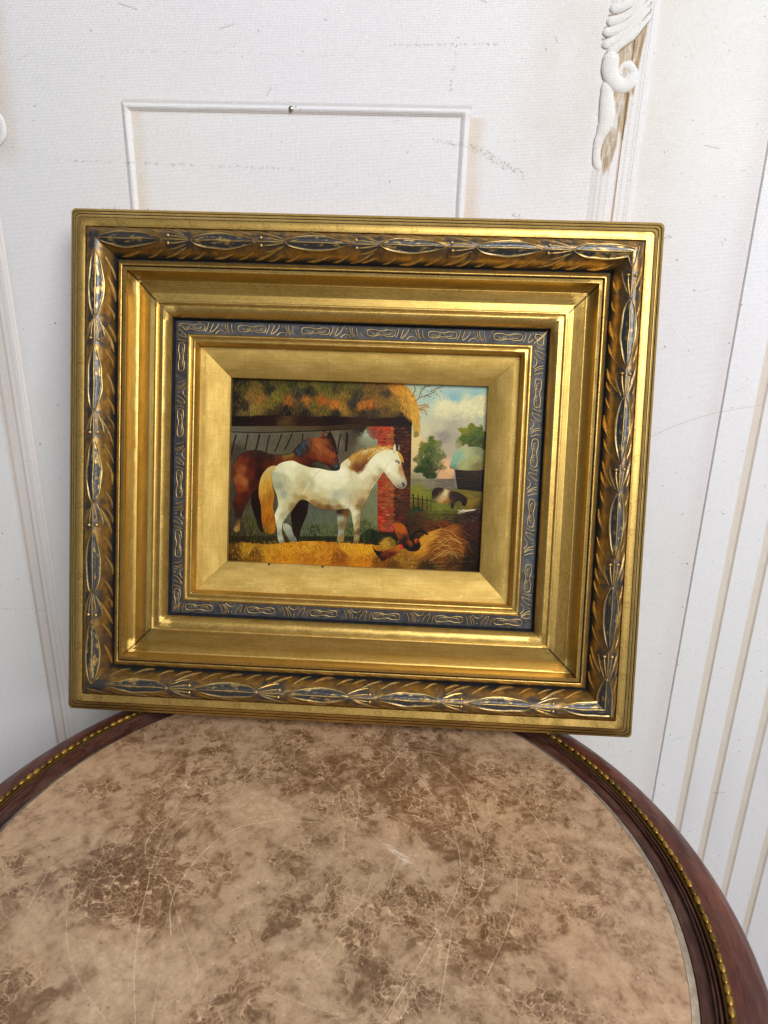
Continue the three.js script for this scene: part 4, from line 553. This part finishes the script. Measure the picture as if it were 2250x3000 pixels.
  line([[655, 466], [668, 472], [678, 470]], '#120b09', 5); line([[662, 465], [668, 466]], '#c9c0b4', 1.6, 0.8); line([[690, 580], [706, 586]], '#14100f', 5, 0.9); line([[694, 578], [702, 576]], '#8b929c', 2.4, 0.7); line([[612, 400], [618, 368], [628, 392]], '#7c3216', 3); line([[650, 400], [665, 372], [688, 420], [700, 470]], '#1c100d', 7, 0.8);
  for (let i = 0; i < 26; i++) { const t = i / 26; line([[lerp(545, 455, t), lerp(408, 475, t)], [lerp(540, 462, t) + r() * 14, lerp(450, 515, t)]], ['#1e1a1c', '#6c7f8c', '#1c1c22', '#3c4852'][i & 3], 3, 0.7); }
  // white horse: far legs, body, near legs
  const whiteOpt = { len: [10, 26], w: [2, 5.5], spread: 0.5, jit: 7, alpha: 0.7 };
  dabs(smooth([[385, 920], [420, 935], [440, 985], [460, 1025], [430, 1038], [404, 1000], [378, 945]]), 200, [[400, 940, '#a9ab9c'], [420, 980, '#8d9088'], [440, 1020, '#6f716c']], { ...whiteOpt, ang: 1.1 });
  dabs(smooth([[702, 835], [772, 832], [768, 890], [748, 955], [738, 1034], [706, 1036], [710, 960], [704, 890]]), 260, [[720, 850, '#3c2c20'], [760, 850, '#6a4a2a'], [720, 890, '#9b9c8e'], [740, 930, '#7c6a48'], [718, 980, '#8f979c'], [736, 1000, '#8a7440']], { ...whiteOpt, ang: 1.5 });
  const body = smooth([[1033, 478], [1062, 485], [1082, 530], [1092, 575], [1106, 625], [1120, 668], [1114, 698], [1090, 712], [1062, 704], [1045, 690], [1012, 648], [980, 612], [958, 640], [932, 680], [902, 722], [890, 760], [872, 800], [848, 822], [845, 860], [838, 940], [833, 1035], [818, 1056], [803, 1050], [806, 980], [795, 900], [780, 838], [740, 832], [690, 840], [640, 838], [598, 828], [560, 808], [520, 782], [490, 775], [465, 795], [438, 834], [402, 880], [378, 920], [372, 975], [386, 1036], [370, 1057], [348, 1022], [342, 955], [330, 900], [328, 868], [348, 818], [344, 760], [322, 695], [312, 640], [326, 592], [352, 562], [395, 545], [440, 541], [482, 560], [540, 580], [600, 588], [670, 602], [716, 596], [728, 560], [752, 538], [800, 510], [860, 480], [930, 462], [1000, 460]]);
  dabs(body, 5200, [[400, 556, '#e6e4ca'], [360, 580, '#d8d6bc'], [440, 560, '#eae8d0'], [410, 600, '#e2e0c8'], [340, 640, '#b9bcaa'], [360, 690, '#a3a694'], [380, 650, '#bcbca6'], [400, 700, '#bdbca4'], [440, 630, '#dddbc0'], [440, 690, '#cfcbb0'], [470, 600, '#d9d5ba'], [475, 650, '#c9c2a6'], [500, 625, '#cdc6aa'], [520, 590, '#d8d4b8'], [500, 690, '#bdb498'], [530, 650, '#c3bfa4'], [545, 690, '#bdbba4'], [520, 730, '#c9bf9e'], [560, 620, '#e2dfc6'], [600, 610, '#ece9d2'], [600, 660, '#e6e3cc'], [650, 630, '#efecd6'], [650, 690, '#e4e1c8'], [700, 640, '#ebe8d2'], [740, 610, '#f0edd8'], [700, 690, '#dedbc2'], [750, 660, '#e6e3cc'], [580, 710, '#d6d3ba'], [620, 740, '#ccc8ac'], [660, 740, '#cfccb4'], [700, 745, '#b4bab0'], [730, 740, '#c2c0aa'], [580, 760, '#bfb596'], [540, 760, '#c6b996'], [620, 790, '#b8a988'], [680, 790, '#b5ae94'], [740, 790, '#d2cfb8'], [560, 795, '#a08762'], [600, 818, '#8c704e'], [650, 828, '#846848'], [720, 825, '#9a8866'], [500, 770, '#a8946e'], [480, 730, '#c9bf9c'], [460, 760, '#b0a27c'], [440, 720, '#c9c4a8'], [420, 770, '#c2bfa4'], [380, 740, '#a9aea2'], [350, 740, '#c3c2a8'], [360, 800, '#d0ceb4'], [400, 810, '#c4c0a4'], [430, 820, '#9c8f6c'], [350, 850, '#dedcc6'], [375, 870, '#b4b09a'], [340, 890, '#e0dec8'], [350, 940, '#c6c8bc'], [365, 980, '#a3a8a2'], [355, 1010, '#b4b8b2'], [372, 1045, '#8c908c'], [770, 560, '#dcd3b4'], [760, 600, '#e6e2ca'], [790, 580, '#a8845c'], [830, 590, '#83563a'], [800, 625, '#d6d0b6'], [850, 630, '#e4e1ca'], [780, 680, '#d2cfb6'], [770, 730, '#c6c3ac'], [790, 760, '#bdb8a0'], [830, 690, '#d0ccb2'], [840, 740, '#bfb698'], [870, 690, '#cfc8ac'], [880, 740, '#c0ae8c'], [810, 790, '#c4b698'], [850, 790, '#a08a6c'], [830, 815, '#96805e'], [790, 830, '#d6d3ba'], [810, 860, '#d9d6be'], [835, 870, '#a8987a'], [800, 910, '#d2ceb4'], [825, 920, '#a8977a'], [810, 950, '#c2baa0'], [828, 970, '#80694e'], [815, 1010, '#a39876'], [822, 1040, '#7c7054'], [880, 610, '#e2dfc8'], [910, 570, '#e6e3cc'], [940, 530, '#ebe8d2'], [930, 600, '#e0ddc4'], [900, 660, '#cbc4a8'], [930, 650, '#b9ab8c'], [960, 600, '#c4bba0'], [980, 490, '#e4e1c8'], [1010, 480, '#e2dfc4'], [1000, 530, '#ece9d4'], [980, 570, '#eae7d2'], [1010, 590, '#efecd8'], [1040, 520, '#e0dcc2'], [1040, 570, '#e6e3ce'], [1060, 590, '#dcd8c2'], [1040, 620, '#e4e1cc'], [1010, 630, '#cfc9b0'], [1080, 590, '#b4946e'], [1090, 625, '#c0a584'], [1070, 640, '#d8d4c0'], [1090, 660, '#c4beac'], [1110, 670, '#a8a298'], [1100, 690, '#8f8a86'], [1060, 680, '#bfb8a6'], [1075, 700, '#a59c8c'], [1030, 655, '#c9c2aa'], [765, 810, '#c9c6b2']], { ...whiteOpt, deepen: 0.28, jit: 10, ang: (x, y) => (x < 460 ? 1.3 : x > 900 ? 0.9 : 0.5 + noise(x / 60, y / 60)) });
  for (const [pts, col, w, a] of [[[[505, 800], [530, 812], [560, 822], [600, 832], [640, 838], [680, 840], [720, 838], [750, 834], [775, 830]], '#54371f', 6, 0.35], [[[500, 745], [510, 720], [530, 690], [536, 670]], '#efe9d0', 4, 0.6], [[[470, 780], [440, 825], [405, 872]], '#7c6544', 5, 0.35], [[[780, 830], [782, 780], [775, 740]], '#8a8270', 5, 0.3], [[[890, 740], [905, 690], [945, 640], [965, 612]], '#7c5c40', 6, 0.35], [[[735, 800], [775, 806]], '#f0eedb', 4, 0.5], [[[330, 900], [342, 955], [348, 1022], [370, 1057]], '#6f6a5c', 3.5, 0.5], [[[386, 1036], [372, 975], [378, 920], [402, 880], [438, 834], [465, 795]], '#7c6c50', 4, 0.55], [[[833, 1035], [838, 940], [845, 860], [848, 822], [872, 800], [890, 760]], '#6c5640', 5, 0.5], [[[803, 1050], [806, 980], [795, 900], [780, 838]], '#8c8268', 4, 0.5], [[[312, 640], [322, 695], [344, 760], [348, 818], [328, 868]], '#8f8c7c', 5, 0.4], [[[980, 606], [1012, 648], [1045, 690], [1062, 704], [1090, 712]], '#6a5844', 4, 0.6], [[[1005, 560], [990, 600], [1000, 636]], '#a39a84', 7, 0.35], [[[1092, 575], [1106, 625], [1120, 668]], '#6a4c34', 3.5, 0.6], [[[760, 560], [790, 640], [800, 700], [790, 770]], '#b5ae96', 10, 0.3], [[[600, 600], [560, 640], [548, 700], [560, 750]], '#b9b298', 12, 0.3], [[[410, 640], [440, 700], [470, 750]], '#aca88f', 12, 0.3], [[[1000, 650], [975, 615], [968, 590]], '#8c8068', 3, 0.5], [[[348, 830], [335, 868], [344, 900]], '#f0eedb', 5, 0.5], [[[600, 640], [690, 650], [740, 640]], '#dddcc6', 8, 0.35], [[[545, 650], [560, 690], [550, 730]], '#9aa39c', 9, 0.2], [[[345, 620], [350, 680], [370, 730]], '#98a29c', 12, 0.2]]) line(pts.length > 2 ? smoothOpen(pts) : pts, col, w, a);
  line([[1055, 545], [1068, 548], [1074, 556]], '#1c1410', 7); line([[1050, 538], [1064, 536], [1076, 546]], '#54422e', 3, 0.8); line([[1064, 546], [1067, 547]], '#d8d4c8', 2); line([[1092, 676], [1102, 684], [1100, 696]], '#221c1c', 8, 0.9); line([[1058, 682], [1072, 698], [1090, 706]], '#3a2c22', 3.5, 0.85); line([[1085, 560], [1096, 610], [1112, 652]], '#8a6a4c', 4, 0.55);
  dabs(smooth([[1036, 492], [1048, 440], [1054, 462], [1052, 498]]), 60, [[1045, 470, '#d2d0ba'], [1048, 490, '#c2b89c']], { ...whiteOpt, ang: 1.7, len: [8, 16] }); line([[1068, 478], [1073, 452], [1078, 478]], '#9aa0a8', 4, 0.9);
  // tail and mane
  dabs(smooth([[336, 572], [300, 576], [262, 612], [240, 662], [232, 740], [246, 820], [250, 900], [266, 968], [292, 985], [326, 978], [332, 900], [318, 820], [326, 745], [316, 685], [312, 625], [330, 592]]), 900, [[310, 590, '#b9a878'], [270, 640, '#c0a060'], [300, 680, '#b48a3c'], [260, 730, '#b98f42'], [300, 760, '#9c6a20'], [255, 800, '#9a6a24'], [300, 850, '#ad701c'], [280, 900, '#9a5f18'], [310, 940, '#a86f1e'], [275, 960, '#7c5a1e'], [322, 880, '#8c5a18']], { len: [26, 70], w: [1.5, 3.6], ang: (x, y) => 1.65 - (y < 650 ? 0.5 : 0), spread: 0.16, jit: 22, alpha: 0.8 });
  dabs(smooth([[1036, 466], [1000, 456], [920, 456], [850, 476], [775, 524], [790, 545], [800, 585], [850, 600], [885, 565], [900, 535], [935, 500], [985, 478]]), 620, [[1010, 462, '#c09040'], [940, 466, '#b98a34'], [870, 480, '#c09a4a'], [800, 520, '#b38c48'], [900, 500, '#a5762c'], [880, 530, '#8a5c28'], [840, 530, '#a87c34'], [860, 575, '#5e3820'], [820, 580, '#744a2a'], [850, 555, '#7c5228']], { len: [16, 44], w: [1.5, 3.6], ang: (x) => 2.3 - (900 - x) / 500, spread: 0.25, jit: 20, alpha: 0.8, clip: false, under: false });
  dabs(smooth([[1062, 482], [1084, 500], [1098, 530], [1100, 552], [1084, 540], [1070, 508]]), 60, [[1080, 510, '#c39a3e'], [1094, 540, '#b88a34']], { len: [12, 26], w: [2, 4], ang: 1.1, spread: 0.2 });
  // undergrowth and right-hand side
  leafy([[1140, 850], [1180, 820], [1230, 860], [1290, 900], [1260, 930], [1180, 930], [1140, 900]], 420, [[1160, 850, '#2b3a2a'], [1200, 880, '#233226'], [1250, 900, '#2a3a1e'], [1180, 920, '#1c2418'], [1290, 880, '#51521f']]);
  leafy([[860, 980], [900, 960], [960, 985], [1010, 1000], [980, 1030], [890, 1030], [850, 1010]], 320, [[880, 990, '#2a351b'], [930, 1000, '#1c2415'], [980, 1010, '#2a2c18']]);
  dabs([[1140, 850], [1600, 830], [1600, 1000], [1140, 1000]], 900, [[1300, 860, '#5a5a22'], [1380, 870, '#55501e'], [1430, 900, '#3f3416'], [1500, 870, '#2a1610'], [1560, 900, '#1d0f0b'], [1250, 940, '#5f3414'], [1350, 940, '#7a3c16'], [1180, 950, '#4a2c14'], [1420, 960, '#6a4416'], [1540, 960, '#24120c']], { len: [12, 34], w: [2, 5], ang: 0.2, spread: 0.5, jit: 12, alpha: 0.7, clip: false, under: false });
  for (let i = 0; i < 16; i++) line([[1410 + r() * 40, 835 + r() * 30], [1450 + r() * 30, 838 + r() * 12], [1500 + r() * 30, 832 + r() * 12]], ['#cfc8b4', '#b3a68c', '#d9d4c4'][i % 3], 2.2, 0.75);
  for (let i = 0; i < 30; i++) line([[1420 + r() * 140, 860 + r() * 110], [1470 + r() * 100, 870 + r() * 110]], ['#6a4032', '#8b7a64', '#4a1c12', '#2a100b'][i & 3], 1.8, 0.5);
  // straw
  const straw = [[50, 1050], [130, 1040], [300, 1055], [420, 1040], [560, 1030], [700, 1040], [860, 1050], [980, 1060], [1120, 1080], [1240, 980], [1400, 930], [1600, 900], [1560, 1225], [40, 1160]];
  dabs(straw, 4600, [[80, 1080, '#5c4314'], [70, 1140, '#3a2a0d'], [160, 1080, '#9a7626'], [200, 1120, '#6b4c16'], [300, 1100, '#b58628'], [420, 1080, '#c48a26'], [360, 1140, '#b87c22'], [520, 1070, '#c08a2c'], [520, 1130, '#a86f1e'], [640, 1090, '#b87c22'], [720, 1120, '#8c5516'], [760, 1070, '#c89430'], [860, 1090, '#cf9428'], [860, 1150, '#b8781c'], [960, 1160, '#7c5016'], [1100, 1140, '#8c6422'], [1040, 1190, '#5f421a'], [1200, 1060, '#b8842a'], [1250, 1000, '#b8842a'], [1300, 1060, '#7c4c16'], [1300, 1130, '#6a4216'], [1380, 980, '#84521a'], [1420, 1060, '#7a4a18'], [1400, 1140, '#4c3214'], [1500, 980, '#3a1c0e'], [1520, 1060, '#2c170c'], [1500, 1170, '#241709'], [1550, 1200, '#0f0906'], [1260, 1190, '#3c2c14']], { len: [10, 30], w: [1.4, 3.6], ang: (x, y) => (x > 1150 ? 2.4 + (x - 1200) / 500 : -0.9 + noise(x / 40, y / 40) * 1.4), spread: 0.6, jit: 30, alpha: 0.8, bend: 0.5, clip: false });
  for (let i = 0; i < 520; i++) { const x = 60 + r() * 1080, y = 1040 + r() * 110, a = -0.5 - r() * 2, l = 8 + r() * 20; line([[x, y], [x + Math.cos(a) * l * 0.5 + 3, y + Math.sin(a) * l * 0.5], [x + Math.cos(a) * l + 6 * (r() - 0.5), y + Math.sin(a) * l]], ['#c8963a', '#d3a448', '#a87424', '#6a4814', '#e0b860'][i % 5], 1.2 + r(), 0.7); }
  for (let i = 0; i < 70; i++) { const x = 1180 + r() * 160, y = 1010 + r() * 150, l = 60 + r() * 150; line([[x, y], [x + l * 0.45, y - l * 0.28], [x + l * 0.8, y - l * 0.3 + r() * 20], [x + l, y - l * 0.18 + r() * 40]], ['#b58440', '#c9a060', '#8a5a20', '#d6b47c', '#6a3c14'][i % 5], 1.2 + r() * 1.2, 0.65); }
  for (let i = 0; i < 26; i++) { const x = 1060 + r() * 380, y = 1150 + r() * 55; line([[x, y], [x + 30 + r() * 50, y - 8 + r() * 16]], ['#8c7244', '#a8905c', '#2a1a0c'][i % 3], 1.8, 0.7); }
  for (let i = 0; i < 900; i++) { const x = 60 + r() * 1150, y = 1035 + r() * 130, b = r(), a = -0.4 - r() * 2.2, l = 6 + r() * 14; line([[x, y], [x + Math.cos(a) * l, y + Math.sin(a) * l]], b < 0.45 ? '#3c2a10' : b < 0.7 ? '#6a4816' : b < 0.9 ? '#d0a04a' : '#b86f20', 1.2 + r(), 0.55); }
  for (let i = 0; i < 260; i++) { const x = 70 + r() * 880, y = 900 + r() * 140, l = 10 + r() * 22; line([[x, y], [x + (r() - 0.5) * 12, y - l]], ['#5a6a24', '#2a3312', '#7c7a30', '#46551e'][i & 3], 1.4, 0.55); }
  // hens
  dabs(smooth([[1042, 920], [1065, 915], [1100, 930], [1125, 980], [1140, 1030], [1180, 1010], [1200, 1060], [1180, 1088], [1130, 1088], [1095, 1060], [1065, 1010], [1050, 975]]), 460, [[1060, 930, '#a35a18'], [1090, 960, '#a85a1a'], [1080, 1000, '#74401a'], [1100, 1020, '#2a1a18'], [1120, 1060, '#26161a'], [1140, 1040, '#83401c'], [1160, 1030, '#9a4a20'], [1180, 1060, '#1c1414'], [1150, 1085, '#1a1512']], { len: [8, 22], w: [2, 4], ang: 1.1, spread: 0.5, jit: 14 });
  line([[1165, 1060], [1150, 1010], [1170, 975], [1205, 965], [1240, 985]], '#17130f', 13, 0.95); line([[1180, 1000], [1210, 980]], '#2d2a24', 6, 0.8); line([[1038, 932], [1034, 945], [1048, 960]], '#b02030', 8, 0.95); line([[1036, 925], [1044, 940]], '#d8606a', 4, 0.8);
  dabs(smooth([[915, 1055], [935, 1085], [985, 1090], [1040, 1062], [1085, 1048], [1096, 1066], [1070, 1095], [1020, 1130], [970, 1150], [945, 1120], [925, 1090]]), 380, [[920, 1070, '#17120f'], [950, 1095, '#241812'], [985, 1100, '#6a3a18'], [1030, 1075, '#95581c'], [1065, 1062, '#a3641e'], [1030, 1110, '#5a2614'], [970, 1135, '#40200f']], { len: [8, 22], w: [2, 4], ang: -0.4, spread: 0.4, jit: 14 });
  line([[1082, 1052], [1092, 1058], [1080, 1074]], '#c01a34', 9, 0.95);
  leafy([[960, 1040], [1000, 1010], [1050, 1030], [1040, 1060], [985, 1075]], 90, [[1000, 1040, '#a38030'], [1030, 1030, '#7c6420']]);
  // glare specks of the varnish, painted into the colour as pale flecks
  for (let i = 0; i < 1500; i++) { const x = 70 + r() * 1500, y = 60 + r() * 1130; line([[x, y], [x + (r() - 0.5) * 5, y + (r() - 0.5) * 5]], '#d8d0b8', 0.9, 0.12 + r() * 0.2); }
  const im = g.getImageData(0, 0, CW, CH), d = im.data;                // oil colour: deeper and richer than the sketch
  for (let i = 0; i < d.length; i += 4) { const l = d[i] * 0.3 + d[i + 1] * 0.59 + d[i + 2] * 0.11; for (let k = 0; k < 3; k++) { const v = clamp((l + (d[i + k] - l) * 1.02) / 255), e = lerp(v, v * v * (3 - 2 * v), 0.4); d[i + k] = 255 * clamp(e * (0.93 - 0.02 * e) * (k === 2 ? 0.9 : k === 1 ? 0.985 : 1)); } }
  g.putImageData(im, 0, 0);
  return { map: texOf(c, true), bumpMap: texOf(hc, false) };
}
{
  const dark = new THREE.MeshStandardMaterial({ color: 0x3a2c1c, roughness: 0.8 });
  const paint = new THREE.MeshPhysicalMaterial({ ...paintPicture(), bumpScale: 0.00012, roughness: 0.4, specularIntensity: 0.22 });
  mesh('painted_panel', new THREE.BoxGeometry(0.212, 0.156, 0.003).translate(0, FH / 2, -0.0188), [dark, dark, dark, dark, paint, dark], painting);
}
//ENDPAINT

renderer.render(scene, camera);
